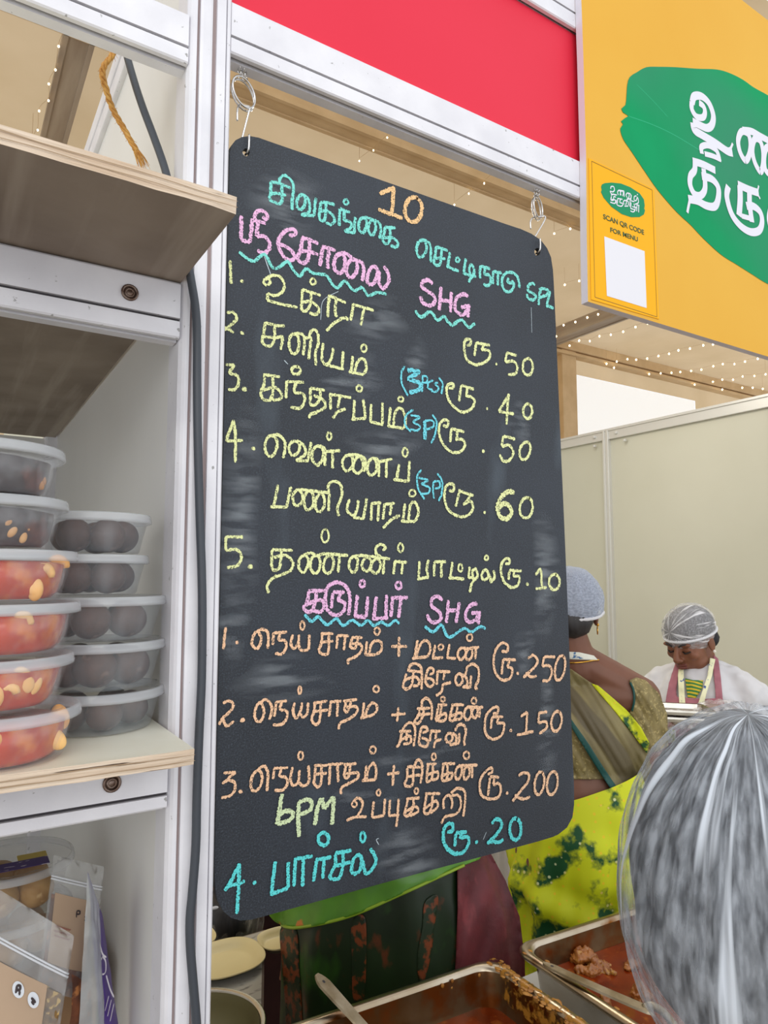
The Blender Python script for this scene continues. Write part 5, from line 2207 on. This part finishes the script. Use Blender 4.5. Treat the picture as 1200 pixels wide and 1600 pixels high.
def body(bm, fig, sh_z, sh_w, waist_z, hip_z, wide=1.0, legs=True, neck=None, nb_z=None):
    Mx = fig.M()
    e = lambda a, b, z, r: ellipsoid(bm, fig(a, b, z), r, Mx, 28, 18)
    cz = (sh_z + waist_z) / 2
    e(0, .012, cz + .02, (.155 * wide, .112 * wide, (sh_z - waist_z) * .62))
    e(0, .010, waist_z, (.150 * wide, .115 * wide, .13))
    e(0, 0, hip_z, (.180 * wide, .142 * wide, .16))
    capsule(bm, fig(-sh_w + .02, 0, sh_z), .056, fig(sh_w - .02, 0, sh_z), .056, 14)
    for s in (-1, 1):
        capsule(bm, fig(0, -.008, nb_z), .050, fig(s * sh_w * .95, -.004, sh_z + .012), .046, 12)
        e(s * .075, .085, cz + .01, (.062, .055, .062))
        if legs:
            capsule(bm, fig(s * .088, 0, hip_z - .03), .092, fig(s * .085, .012, .45), .060, 14)
            capsule(bm, fig(s * .085, .012, .45), .056, fig(s * .082, -.01, .09), .036, 12)
            ellipsoid(bm, fig(s * .085, .055, .036), (.042, .115, .034), Mx, 16, 10)
    if neck: capsule(bm, neck, .047, fig(0, -.008, nb_z - .02), .055, 14)


def arm(bm, sh, el, wr, r=(.050, .040, .034, .025)):
    capsule(bm, sh, r[0], el, r[1], 12); capsule(bm, el, r[1] * .97, wr, r[3], 12)


CA = (860, 860, 3.5294)
CB = (780, 1080, 2.857)
def pa(s): return crop(s, CA)
def pb(s): return crop(s, CB)


# ---------------------------------------------------------------- woman seen from behind, olive and gold sari
Z1 = 1.85
h1c = cp(886, 957, Z1)
b1 = cp(899, 897, Z1 + .01)
d1 = ray(899, 897); f1 = Vector((d1.x, d1.y, 0)).normalized()
F1 = Fig(b1, f1)
p1 = thing('person', 'person seen from behind in an olive and yellow-green sari and pale hair net', 'person', (b1.x, b1.y, 0))
bm = nb()
L1, Mh1 = add_head(bm, h1c, F1.f * .96 - F1.r * .18 - Vector((0, 0, .28)), Vector((0, 0, 1)) + F1.f * .28, .98)
body(bm, F1, 1.285, .150, 1.03, .86, 1.0, True, h1c + Vector((0, 0, -.05)) - F1.f * .02, 1.372)
arm(bm, F1(.150, 0, 1.28), F1(.160, .03, 1.02), F1(.10, .24, 1.00), (.058, .044, .036, .026))
arm(bm, F1(-.150, 0, 1.28), F1(-.165, .04, 1.02), F1(-.08, .25, .98), (.058, .044, .036, .026))
add_hand(bm, F1(.10, .24, 1.00), F1.f * .7 - F1.r * .7, Vector((0, 0, 1)), -1, .5)
add_hand(bm, F1(-.08, .25, .98), F1.f * .7 + F1.r * .7, Vector((0, 0, 1)), 1, .5)
bm = remesh(bm, .0048, 5)
bv1 = bvh_of(bm)
mesh_obj('body', bm, M['skin1'], p1, smooth=True)
bm = nb()
ellipsoid(bm, L1(0, -.030, .028), (.079, .082, .084), Mh1, 36, 24, lump=.03, lscale=60)
ellipsoid(bm, L1(0, -.058, -.030), (.056, .040, .050), Mh1, 28, 18, lump=.06, lscale=60)
mesh_obj('hair', bm, M['hair'], p1, smooth=True)
hairnet(p1, L1(0, -.026, .026), (.0885, .0925, .092), (L1(0, -.62, .8) - L1(0, 0, 0)), F1.f, 1.78, M['net1'], 30, .03, True, .10, 4)
M['gold'] = mat('gold_jewellery', 'd8a648', .25, metal=1)
bm = nb(); tube(bm, ring_pts(L1(.079, -.002, -.045), .010, F1.f, Vector((0, 0, 1)), 18), .0018, 6, closed=True); ellipsoid(bm, L1(.080, -.003, -.030), (.004, .004, .004))
tag(mesh_obj('earring', bm, M['gold'], p1, smooth=True), 'gold hoop earring')

M['skirt1'] = mat('yellow_green_sari', 'd2d40e', .65, col2='c2d20c', nscale=5)
M['olive'] = add_layer(mat('olive_gold_brocade', '8f8050', .6, col2='75683e', nscale=70, stretch=(1, 1, .5), bump=.3, bscale=160), 'a89864', 'noise', 130, .55, .62)
M['olive2'] = add_layer(mat('olive_brocade_band', '857a50', .55, col2='6f6440', nscale=14, stretch=(1, 1, .6), bump=.2, bscale=160), '5c5238', 'wave', 3.2, .45, .62, rot=(0, R(40), R(20)))


def tie_dye(m, scale=8.5, seed=(0, 0, 0)):
    """green tie-dye clouds carrying pale dots on a yellow ground, and small yellow dots"""
    nt = m.node_tree; b = nt.nodes['Principled BSDF']
    tc = nt.nodes.new('ShaderNodeTexCoord'); mp = nt.nodes.new('ShaderNodeMapping'); mp.inputs['Location'].default_value = seed
    nt.links.new(tc.outputs['Object'], mp.inputs['Vector'])
    n = nt.nodes.new('ShaderNodeTexNoise'); n.inputs['Scale'].default_value = scale; n.inputs['Detail'].default_value = 5; n.inputs['Roughness'].default_value = .55
    nt.links.new(mp.outputs['Vector'], n.inputs['Vector'])
    cl = nt.nodes.new('ShaderNodeValToRGB'); cl.color_ramp.elements[0].position = .525; cl.color_ramp.elements[1].position = .59
    nt.links.new(n.outputs['Fac'], cl.inputs['Fac'])
    v = nt.nodes.new('ShaderNodeTexVoronoi'); v.inputs['Scale'].default_value = 58; v.inputs['Randomness'].default_value = .55
    nt.links.new(mp.outputs['Vector'], v.inputs['Vector'])
    dt = nt.nodes.new('ShaderNodeValToRGB'); dt.color_ramp.elements[0].position = .17; dt.color_ramp.elements[1].position = .25
    dt.color_ramp.elements[0].color = (1, 1, 1, 1); dt.color_ramp.elements[1].color = (0, 0, 0, 1)
    nt.links.new(v.outputs['Distance'], dt.inputs['Fac'])
    def mix(fac, a, bcol):
        mx = nt.nodes.new('ShaderNodeMix'); mx.data_type = 'RGBA'
        nt.links.new(fac, mx.inputs[0])
        if isinstance(a, str): mx.inputs[6].default_value = lin(a)
        else: nt.links.new(a, mx.inputs[6])
        if isinstance(bcol, str): mx.inputs[7].default_value = lin(bcol)
        else: nt.links.new(bcol, mx.inputs[7])
        return mx.outputs[2]
    ground = mix(dt.outputs['Color'], 'cdd40e', 'e2c818')
    cloud = mix(dt.outputs['Color'], '0c4a22', 'c8d0a0')
    out = mix(cl.outputs['Color'], ground, cloud)
    nt.links.new(out, b.inputs['Base Color'])


tie_dye(M['skirt1'])
sk1, bvs1 = loft_skirt('sari_skirt', F1, [(1.055, .158, .128, .0), (.98, .172, .142, .0), (.86, .188, .155, 0), (.6, .192, .165, 0), (.3, .20, .18, 0), (.02, .215, .20, .01)], M['skirt1'], p1, 16, .16, 3, diag=.045, tilt=.36)
M['strip'] = mat('yellow_green_sari_border', 'd2d40e', .6)
tie_dye(M['strip'], 16, (3, 1, 2))
M['petrol'] = mat('dark_teal_edging', '0e4a44', .6)
fold1 = lambda x, y: .0025 * math.sin((x * .8 - y * .55) * .22) + .0015 * math.sin((x - y * .6) * .5)
for nm, m, poly, off, fo in (
    ('blouse', M['olive'], pa("436,716 475,700 525,715 600,790 645,905 650,1078 605,1105 545,1120 520,1180 500,1262 300,1262 -250,1262 -330,900 -200,760 -80,680 40,660 110,668 235,745 400,890 440,895 462,840 462,790"), .006, fold1),
    ('sari_drape', M['olive2'], pa("-40,640 112,652 240,742 360,890 470,1020 540,1110 556,1230 500,1440 440,1420 350,1320 240,1160 120,985 40,880 -80,760"), .013, fold1),
    ('sari_border', M['strip'], pa("225,733 262,745 340,810 420,880 500,975 545,1060 530,1118 470,1035 360,895 255,770"), .018, None),
    ('sari_edging', M['petrol'], pb("318,120 350,165 400,235 440,300 500,392 582,508 560,520 480,412 420,318 325,165"), .020, None),
    ('lanyard', None, pa("60,562 110,560 160,562 240,580 262,604 200,604 110,600 60,600"), .006, None)):
    if m is None:
        M['lanyard'] = add_layer(mat('pale_lanyard', 'e4e6d8', .6), '3a6a9a', 'noise', 55, .60, .66)
        m = M['lanyard']
    bm = drape(poly, bv1, off, 3.2, fo)
    o = mesh_obj(nm, bm, m, p1, smooth=True); solidify(o, .0025)
bm = nb()
pts = []
for x, y in catmull(pa("70,618 120,620 180,616 240,606 268,604"), 2):
    loc, nn, i_, d_ = bv1.ray_cast(CAM_LOC, ray(x, y).normalized())
    if loc: pts.append(loc - ray(x, y).normalized() * .004)
if len(pts) > 2: tube(bm, pts, .0022, 6); mesh_obj('necklace', bm, M['gold'], p1, smooth=True)
bm = nb()
pts = []
for x, y in catmull(pa("440,728 458,770 462,830 450,885"), 2):
    loc, nn, i_, d_ = bv1.ray_cast(CAM_LOC, ray(x, y).normalized())
    if loc: pts.append(loc - ray(x, y).normalized() * .009)
if len(pts) > 2: tube(bm, pts, .0028, 6); mesh_obj('blouse_piping', bm, M['petrol'], p1, smooth=True)

# ---------------------------------------------------------------- woman with trays, white coat and pink apron
Z2 = 2.40
h2c = cp(1079, 1001, Z2)
b2 = cp(1091, 897, Z2 + .03)
rh = Vector((ray(1091, 897).x, ray(1091, 897).y, 0)).normalized()
f2 = (-rh * .90 - RT * .40).normalized()
F2 = Fig(b2, f2)
p2 = thing('person', 'person in white coat and dusty pink apron looking down at a stack of steel trays', 'person', (b2.x, b2.y, 0))
hf = (-rh * .72 - RT * .72).normalized()
HF = hf * .92 - Vector((0, 0, .38)); HU = Vector((0, 0, .92)) + hf * .38
tr = cp(1062, 1113, 2.13)                                     # middle of the tray stack
wl = cp(1140, 1112, 2.20); wrr = cp(1012, 1128, 2.22)
bm = nb()
L2, Mh2 = add_head(bm, h2c, HF, HU, .98)
body(bm, F2, 1.195, .155, .93, .78, .95, True, L2(0, -.03, -.06), 1.268)
elL = cp(1196, 1165, 2.34); elR = cp(990, 1170, 2.42)
shL, shR = F2(-.150, 0, 1.19), F2(.150, 0, 1.19)
arm(bm, shL, elL, wl, (.046, .038, .034, .025)); arm(bm, shR, elR, wrr, (.046, .038, .034, .025))
handL = (wl, (tr - wl) + Vector((0, 0, .01)), Vector((0, 0, 1)) * .8 + RT * .2 - FW * .3, -1, .55)
handR = (wrr, (tr - wrr), Vector((0, 0, 1)) - FW * .3, 1, .6)
add_hand(bm, *handL, .92); add_hand(bm, *handR, .92)
bm = remesh(bm, .0036, 3)
mesh_obj('body', bm, M['skin2'], p2, smooth=True)
# face details
M['eye'] = mat('dark_lashes', '17100e', .5)
M['lips'] = mat('brown_pink_lips', '6e3a30', .45)
M['bindi'] = mat('dark_red_dot', '5a1418', .5)
M['pearl'] = mat('pearl_earring', 'e8e2d4', .25)
for s in (-1, 1):
    bm = nb(); tube(bm, catmull([L2(s * .014, .0905, .0195), L2(s * .030, .0915, .0265), L2(s * .050, .0735, .022)], .004), [.0028] * 1 + [.0030] * 40, 6) if False else tube(bm, catmull([L2(s * .013, .0890, .0190), L2(s * .030, .0885, .0270), L2(s * .050, .0720, .0225)], .004), .0030, 6)
    mesh_obj('eyebrow', bm, M['hair'], p2, smooth=True)
    bm = nb(); tube(bm, catmull([L2(s * .017, .0800, -.003), L2(s * .030, .0850, -.0065), L2(s * .044, .0745, -.0025)], .003), .0026, 6)
    mesh_obj('eyelashes', bm, M['eye'], p2, smooth=True)
bm = nb()
for z, r in ((-.0515, .0048), (-.0605, .0056)):
    tube(bm, catmull([L2(-.018, .0815, z), L2(-.007, .0905, z + .001), L2(0, .0918, z), L2(.007, .0905, z + .001), L2(.018, .0815, z)], .003), [r * .3] + [r] * 60, 8) if False else tube(bm, catmull([L2(-.018, .0812, z), L2(0, .0905, z), L2(.018, .0812, z)], .003), r, 8)
mesh_obj('lips', bm, M['lips'], p2, smooth=True)
bm = nb(); ellipsoid(bm, L2(0, .0885, .033), (.0036, .0026, .0036)); mesh_obj('bindi', bm, M['bindi'], p2, smooth=True)
bm = nb(); ellipsoid(bm, L2(-.081, .0, -.033), (.0055, .0055, .0055)); mesh_obj('earring', bm, M['pearl'], p2, smooth=True)
bm = nb()
ellipsoid(bm, L2(0, -.014, .046), (.077, .0935, .072), Mh2, 36, 24, lump=.03, lscale=60)
ellipsoid(bm, L2(0, -.090, -.025), (.046, .035, .045), Mh2, 24, 16, lump=.08, lscale=60)
mesh_obj('hair', bm, M['hair_grey'], p2, smooth=True)
hairnet(p2, L2(0, -.012, .044), (.0845, .101, .084), (L2(.10, .92, .30) - L2(0, 0, 0)), HU, 2.0, M['net2'], 26, .016, False, .35, 7, 200, 70, Mh2)
bm = nb()
pts = [L2(.0815 * math.sin(a), -.010 + .0985 * math.cos(a), .036 - .010 * (1 - math.cos(a))) for a in [k * math.pi * 2 / 60 for k in range(60)]]
tube(bm, pts, .0050, 8, closed=True)
mesh_obj('net_band', bm, M['net_band'], p2, smooth=True)
# white coat
M['coat'] = mat('white_cotton_coat', 'd0cfd0', .8, bump=.4, bscale=14)
bm = nb()
Mx = F2.M()
def ex(a, b, z, r): ellipsoid(bm, F2(a, b, z), r, Mx, 28, 18)
ex(0, .012, 1.10, (.172, .132, .20)); ex(0, .012, .93, (.170, .135, .18)); ex(0, 0, .74, (.198, .162, .24)); ex(0, 0, .62, (.205, .170, .16))
for s in (-1, 1): ex(s * .075, .09, 1.09, (.068, .062, .068))
capsule(bm, F2(-.14, 0, 1.195), .066, F2(.14, 0, 1.195), .066)
for s in (-1, 1): capsule(bm, F2(s * .050, -.014, 1.252), .052, F2(s * .145, 0, 1.205), .060)
for sh, el, wr in ((shL, elL, wl), (shR, elR, wrr)):
    capsule(bm, sh, .068, el, .060); capsule(bm, el, .058, el.lerp(wr, .55), .050)
bm = remesh(bm, .0055, 4)
for v in bm.verts:
    v.co += v.normal * (.012 * noise.noise(Vector((v.co.x * 18, v.co.y * 18, v.co.z * 7))) + .006 * noise.noise(v.co * 34))
bv2 = bvh_of(bm)
mesh_obj('coat', bm, M['coat'], p2, smooth=True)
M['apron'] = mat('dusty_pink_apron', 'a96a74', .75, col2='9c5f6a', nscale=30)
M['sari2'] = add_layer(mat('green_sari_front', '2f7a3a', .65), 'd2b82a', 'wave', 26, .5, .6, rot=(0, R(60), 0))
M['lanyard2'] = add_layer(add_layer(mat('cream_yellow_lanyard', 'ecebc2', .6), '3a5a9a', 'noise', 60, .62, .67), 'b8453a', 'noise', 48, .66, .70)
M['badge_card'] = add_layer(mat('white_badge_card', 'e2e2e0', .5), '9aa832', 'noise', 40, .52, .58)
for nm, m, poly, off in (
    ('sari_front', M['sari2'], pa("744,705 790,716 842,716 838,760 800,818 760,818 750,760"), .006),
    ('apron', M['apron'], pa("690,622 716,636 704,700 694,780 700,808 845,820 948,812 975,900 960,1150 600,1150 604,960 632,860 640,800 655,730 672,675"), .010),
    ('apron_strap', M['apron'], pa("900,575 926,598 940,700 950,815 912,818 906,740 898,650"), .010),
    ('lanyard', M['lanyard2'], pa("710,628 732,650 738,760 744,872 712,872 706,760 703,690"), .016),
    ('lanyard', M['lanyard2'], pa("880,592 908,600 892,690 862,785 846,850 812,852 836,780 866,690"), .016),
    ('badge', M['badge_card'], pa("630,988 692,992 690,1060 628,1062"), .018)):
    bm = drape(poly, bv2, off, 2.2)
    o = mesh_obj(nm, bm, m, p2, smooth=True); solidify(o, .002)
# thin plastic gloves
M['glove'] = film('thin_plastic_glove', 'e9e6e2', .22, .12, streak=38, hi_alpha=.8, lo=.46, hi=.66, bump=1, bscale=60)
for hnd, el in ((handL, elL), (handR, elR)):
    bm = nb(); add_hand(bm, *hnd, 1.02)
    ellipsoid(bm, hnd[0] + hnd[1].normalized() * .05, (.05, .055, .03), None, 16, 12)
    capsule(bm, hnd[0] + (el - hnd[0]).normalized() * .05, .043, hnd[0], .034, 12)
    bm = remesh(bm, .0045, 3)
    for v in bm.verts: v.co += v.normal * (.004 + .010 * noise.noise(v.co * 55))
    mesh_obj('plastic_glove', bm, M['glove'], p2, smooth=True)
# steel trays she holds
for i, (dz, sx) in enumerate(((0, 0), (-.023, .010))):
    c = tr + Vector((sx, sx * .5, dz))
    ux = (RT * .97 + Vector((0, 0, -.02)) - FW * .1).normalized(); uy = Vector((-ux.y, ux.x, 0)).normalized()
    t = thing('serving_tray', ('upper', 'lower')[i] + ' of the two shallow steel trays held by the person in the pink apron', 'tray', c, 'steel trays held in a stack')
    def RR(w, h, r, z):
        pts = []
        for cx_, cy_, a0 in ((w - r, h - r, 0), (-w + r, h - r, 90), (-w + r, -h + r, 180), (w - r, -h + r, 270)):
            for k in range(7):
                a = R(a0 + 15 * k); pts.append(c + ux * (cx_ + r * math.cos(a)) + uy * (cy_ + r * math.sin(a)) + Vector((0, 0, z)))
        return pts
    bm = nb(); prev = None
    for w, h, r, z in ((.075, .055, .01, 0), (.080, .060, .012, .002), (.084, .064, .014, .016), (.089, .069, .018, .0175), (.090, .070, .018, .012)):
        rg = [bm.verts.new(p) for p in RR(w, h, r, z)]
        if prev:
            for k in range(len(rg)): bm.faces.new((prev[k], prev[(k + 1) % len(rg)], rg[(k + 1) % len(rg)], rg[k]))
        else: bm.faces.new(rg[::-1])
        prev = rg
    mesh_obj('tray', bm, M['steel'], t, smooth=False)

# ---------------------------------------------------------------- person behind the chalkboard, dark green sari
Z3 = 1.50
b3 = cp(622, 897, Z3)
rh3 = Vector((ray(622, 897).x, ray(622, 897).y, 0)).normalized()
F3 = Fig(b3, -rh3)
p3 = thing('person', 'person in a dark green and maroon sari standing behind the chalkboard', 'person', (b3.x, b3.y, 0))
h3c = F3(0, .01, 1.47)
bm = nb()
L3, Mh3 = add_head(bm, h3c, F3.f, Vector((0, 0, 1)), .98)
body(bm, F3, 1.25, .16, 1.0, .84, 1.0, True, h3c + Vector((0, 0, -.06)) - F3.f * .02, 1.34)
for s in (-1, 1):
    arm(bm, F3(s * .150, 0, 1.245), F3(s * .165, .05, 1.12), F3(s * .05, .20, 1.19))
    add_hand(bm, F3(s * .05, .20, 1.19), F3.f * .1 - F3.r * s, F3.f + Vector((0, 0, .3)), -s, .6)
bm = remesh(bm, .0055, 4)
mesh_obj('body', bm, M['skin2'], p3, smooth=True)
bm = nb(); ellipsoid(bm, L3(0, -.024, .040), (.078, .086, .078), Mh3, 32, 20, lump=.03, lscale=60); mesh_obj('hair', bm, M['hair'], p3, smooth=True)
for s in (-1, 1):
    bm = nb(); ellipsoid(bm, L3(s * .030, .076, -.002), (.012, .006, .005), Mh3); mesh_obj('eye', bm, M['eye'], p3, smooth=True)
bm = nb()
e3 = lambda a, b, z, r: ellipsoid(bm, F3(a, b, z), r, F3.M(), 24, 16)
e3(0, .008, 1.15, (.180, .142, .19))
for s in (-1, 1):
    e3(s * .075, .09, 1.14, (.066, .06, .066)); capsule(bm, F3(s * .13, 0, 1.25), .062, F3(s * .172, .01, 1.13), .058)
bm = remesh(bm, .006, 3)
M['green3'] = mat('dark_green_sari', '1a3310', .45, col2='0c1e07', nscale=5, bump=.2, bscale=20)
M['green3'] = add_layer(M['green3'], '3c7412', 'noise', 7, .56, .74, stretch=(1.6, 1, .7), rot=(0, R(25), R(30)))  # broad brighter green patches paint the sheen of the cloth
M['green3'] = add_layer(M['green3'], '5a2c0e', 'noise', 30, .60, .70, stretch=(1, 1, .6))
M['maroon'] = add_layer(mat('crushed_maroon_cloth', '6a2026', .6, col2='4a141a', nscale=14, bump=1.2, bscale=36), '7e3034', 'noise', 26, .58, .70, stretch=(1, 1, .5))
mesh_obj('blouse', bm, M['maroon'], p3, smooth=True)
sk3, bv3 = loft_skirt('sari_skirt', F3, [(1.16, .155, .130, .0), (1.02, .190, .150, .0), (.90, .240, .162, 0), (.6, .248, .165, 0), (.3, .25, .165, 0), (.02, .255, .17, 0)], M['green3'], p3, 16, .07, 9)
M['green_lit'] = add_layer(mat('lit_green_sari_turn', '5f9a1e', .5, col2='3f7414', nscale=8), 'c8741a', 'noise', 22, .60, .66)  # lighter inside of the sari, with the lit fold's brightness in its colour
M['gold_trim'] = mat('green_gold_border', '8fae2a', .45)
M['stripe'] = add_layer(mat('rust_flower_stripe', '18300e', .5, col2='0e2008', nscale=5), '7c3a14', 'noise', 60, .48, .58)
fold3 = lambda x, y: .004 * math.sin((x * .35 + y) * .09) + .003 * math.sin(x * .11 + y * .02)
for nm, m, poly, off, fo in (
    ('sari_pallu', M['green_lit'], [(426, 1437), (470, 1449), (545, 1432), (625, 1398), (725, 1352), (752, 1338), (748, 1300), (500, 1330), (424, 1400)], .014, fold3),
    ('maroon_panel', M['maroon'], [(714, 1340), (745, 1300), (767, 1334), (790, 1376), (812, 1432), (820, 1500), (822, 1640), (700, 1640), (712, 1500), (716, 1420)], .010, lambda x, y: .003 * math.sin(x * .15 + y * .05)),
    ('flower_stripe', M['stripe'], [(438, 1452), (462, 1452), (468, 1520), (472, 1580), (476, 1640), (448, 1640), (446, 1580), (442, 1520)], .002, None),
    ('flower_stripe', M['stripe'], [(550, 1440), (570, 1434), (572, 1500), (568, 1560), (552, 1560), (550, 1500)], .002, None),
    ('flower_stripe', M['stripe'], [(664, 1410), (684, 1400), (680, 1440), (672, 1500), (658, 1540), (652, 1500), (660, 1450)], .002, None)):
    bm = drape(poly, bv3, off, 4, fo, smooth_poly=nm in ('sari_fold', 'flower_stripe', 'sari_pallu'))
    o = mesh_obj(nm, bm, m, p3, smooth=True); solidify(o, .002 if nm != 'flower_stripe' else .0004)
bm = nb(); pts = []
for x, y in catmull([(427, 1438), (440, 1446), (470, 1449), (545, 1432), (625, 1398), (725, 1352)], 4):
    loc, nn, i_, d_ = bv3.ray_cast(CAM_LOC, ray(max(x, 434), y).normalized())
    if loc: pts.append(loc - ray(x, y).normalized() * .018)
tube(bm, pts, .003, 6); mesh_obj('sari_border', bm, M['gold_trim'], p3, smooth=True)

# ---------------------------------------------------------------- person bowing behind the side table
h4c = cp(358, 1414, 1.82)
rh4 = Vector((ray(358, 897).x, ray(358, 897).y, 0)).normalized()
b4 = Vector((h4c.x, h4c.y, 0)) + rh4 * .52 + RT * .10
F4 = Fig(b4, -rh4)
p4 = thing('person', 'person bowing low behind the cream plates, only a hair-netted head showing', 'person', (b4.x, b4.y, 0))
bm = nb()
crown = (-rh4 * .55 - Vector((0, 0, .85))).normalized()
L4, Mh4 = add_head(bm, h4c, (Vector((0, 0, -.5)) + rh4 * .85), crown, .98)
Mx4 = F4.M()
hp = F4(0, -.02, .86); shc = F4(0, .36, .98)
ellipsoid(bm, hp, (.18, .15, .15), Mx4)
capsule(bm, hp, .14, shc, .115, 16)
capsule(bm, shc - F4.r * .14, .058, shc + F4.r * .14, .058, 12)
capsule(bm, shc, .06, h4c - crown * .05, .048, 12)
for s in (-1, 1):
    capsule(bm, F4(s * .09, -.02, .82), .09, F4(s * .085, .02, .45), .06); capsule(bm, F4(s * .085, .02, .45), .056, F4(s * .082, -.02, .09), .036)
    ellipsoid(bm, F4(s * .085, .05, .036), (.042, .115, .034), Mx4)
    arm(bm, shc + F4.r * s * .155, F4(s * .19, .38, .72), F4(s * .12, .34, .52))
    add_hand(bm, F4(s * .12, .34, .52), Vector((0, 0, -1)) + F4.f * .2, F4.f, -s, .4)
bm = remesh(bm, .006, 4)
bv4 = bvh_of(bm)
mesh_obj('body', bm, M['skin2'], p4, smooth=True)
bm = nb(); ellipsoid(bm, L4(0, -.02, .034), (.078, .090, .080), Mh4, 32, 20, lump=.03, lscale=60); mesh_obj('hair', bm, M['hair'], p4, smooth=True)
hairnet(p4, L4(0, -.014, .036), (.090, .090, .092), crown, F4.f, 1.75, M['net4'], 24, .04, True, 0, 12)
M['maroon_dark'] = mat('dark_maroon_dress', '3a1618', .8, col2='2a1012', nscale=9, bump=.3, bscale=20)
bm = nb()
ellipsoid(bm, hp, (.195, .165, .165), Mx4); capsule(bm, hp, .152, shc, .128, 16); capsule(bm, shc - F4.r * .13, .07, shc + F4.r * .13, .07, 12)
for s in (-1, 1): capsule(bm, shc + F4.r * s * .15, .064, F4(s * .188, .38, .74), .054)
bm = remesh(bm, .008, 3)
mesh_obj('dress', bm, M['maroon_dark'], p4, smooth=True)
loft_skirt('skirt', F4, [(.90, .185, .155, -.02), (.7, .21, .18, 0), (.3, .23, .20, 0), (.02, .25, .22, 0)], M['maroon_dark'], p4, 14, .08, 21)

# ---------------------------------------------------------------- hair-netted person close in front, seen from behind
Z0 = .48
h0 = cp(1186, 1402, Z0)
rh0 = Vector((ray(1186, 897).x, ray(1186, 897).y, 0)).normalized()
f0 = rh0.copy()
b0 = Vector((h0.x, h0.y, 0)) - f0 * .02
F0 = Fig(b0, f0)
p0 = thing('person', 'person close in front at the lower right, head wrapped in a pleated white hair net', 'person', (b0.x, b0.y, 0))
hz = h0.z + .02
bm = nb()
L0, Mh0 = add_head(bm, Vector((h0.x, h0.y, hz - .012)) + f0 * .020, f0 - Vector((0, 0, .1)), Vector((0, 0, 1)) + f0 * .1, .92)
body(bm, F0, hz - .27, .15, hz - .52, hz - .68, .92, True, Vector((h0.x, h0.y, hz - .07)), hz - .185)
for s in (-1, 1):
    arm(bm, F0(s * .148, 0, hz - .275), F0(s * .18, .02, hz - .53), F0(s * .10, .20, hz - .58))
    add_hand(bm, F0(s * .10, .20, hz - .58), F0.f - F0.r * s * .6, Vector((0, 0, 1)), -s, .5)
bm = remesh(bm, .006, 4)
mesh_obj('body', bm, M['skin2'], p0, smooth=True)
bm = nb()
ellipsoid(bm, h0 + Vector((0, 0, .008)), (.084, .100, .117), F0.M(), 48, 32, lump=.05, lscale=26, seed=2)
ellipsoid(bm, h0 - f0 * .045 - Vector((0, 0, .035)), (.045, .045, .050), None, 32, 20, lump=.06, lscale=40)
mesh_obj('hair', bm, M['hair_grey'], p0, smooth=True)
hairnet(p0, h0, (.0930, .108, .131), Vector((.0, .0, 1)) - RT * .10 - FW * .16, f0, 2.85, M['net0'], 34, .028, True, 0, 3, 420, 120, F0.M())
M['grey_top'] = mat('grey_cotton_top', '8a8a92', .8, bump=.3, bscale=20)
bm = nb()
e0 = lambda a, b, z, r: ellipsoid(bm, F0(a, b, z), r, F0.M(), 24, 16)
e0(0, .012, hz - .38, (.162, .122, .19)); e0(0, .01, hz - .55, (.165, .135, .18)); e0(0, 0, hz - .70, (.185, .15, .18))
capsule(bm, F0(-.13, 0, hz - .27), .063, F0(.13, 0, hz - .27), .063)
for s in (-1, 1): capsule(bm, F0(s * .148, 0, hz - .275), .062, F0(s * .175, .018, hz - .49), .052)
bm = remesh(bm, .007, 3)
mesh_obj('top', bm, M['grey_top'], p0, smooth=True)
loft_skirt('skirt', F0, [(hz - .66, .178, .148, 0), (.5, .20, .17, 0), (.25, .21, .185, 0), (.03, .22, .20, 0)], M['grey_top'], p0, 14, .08, 31)
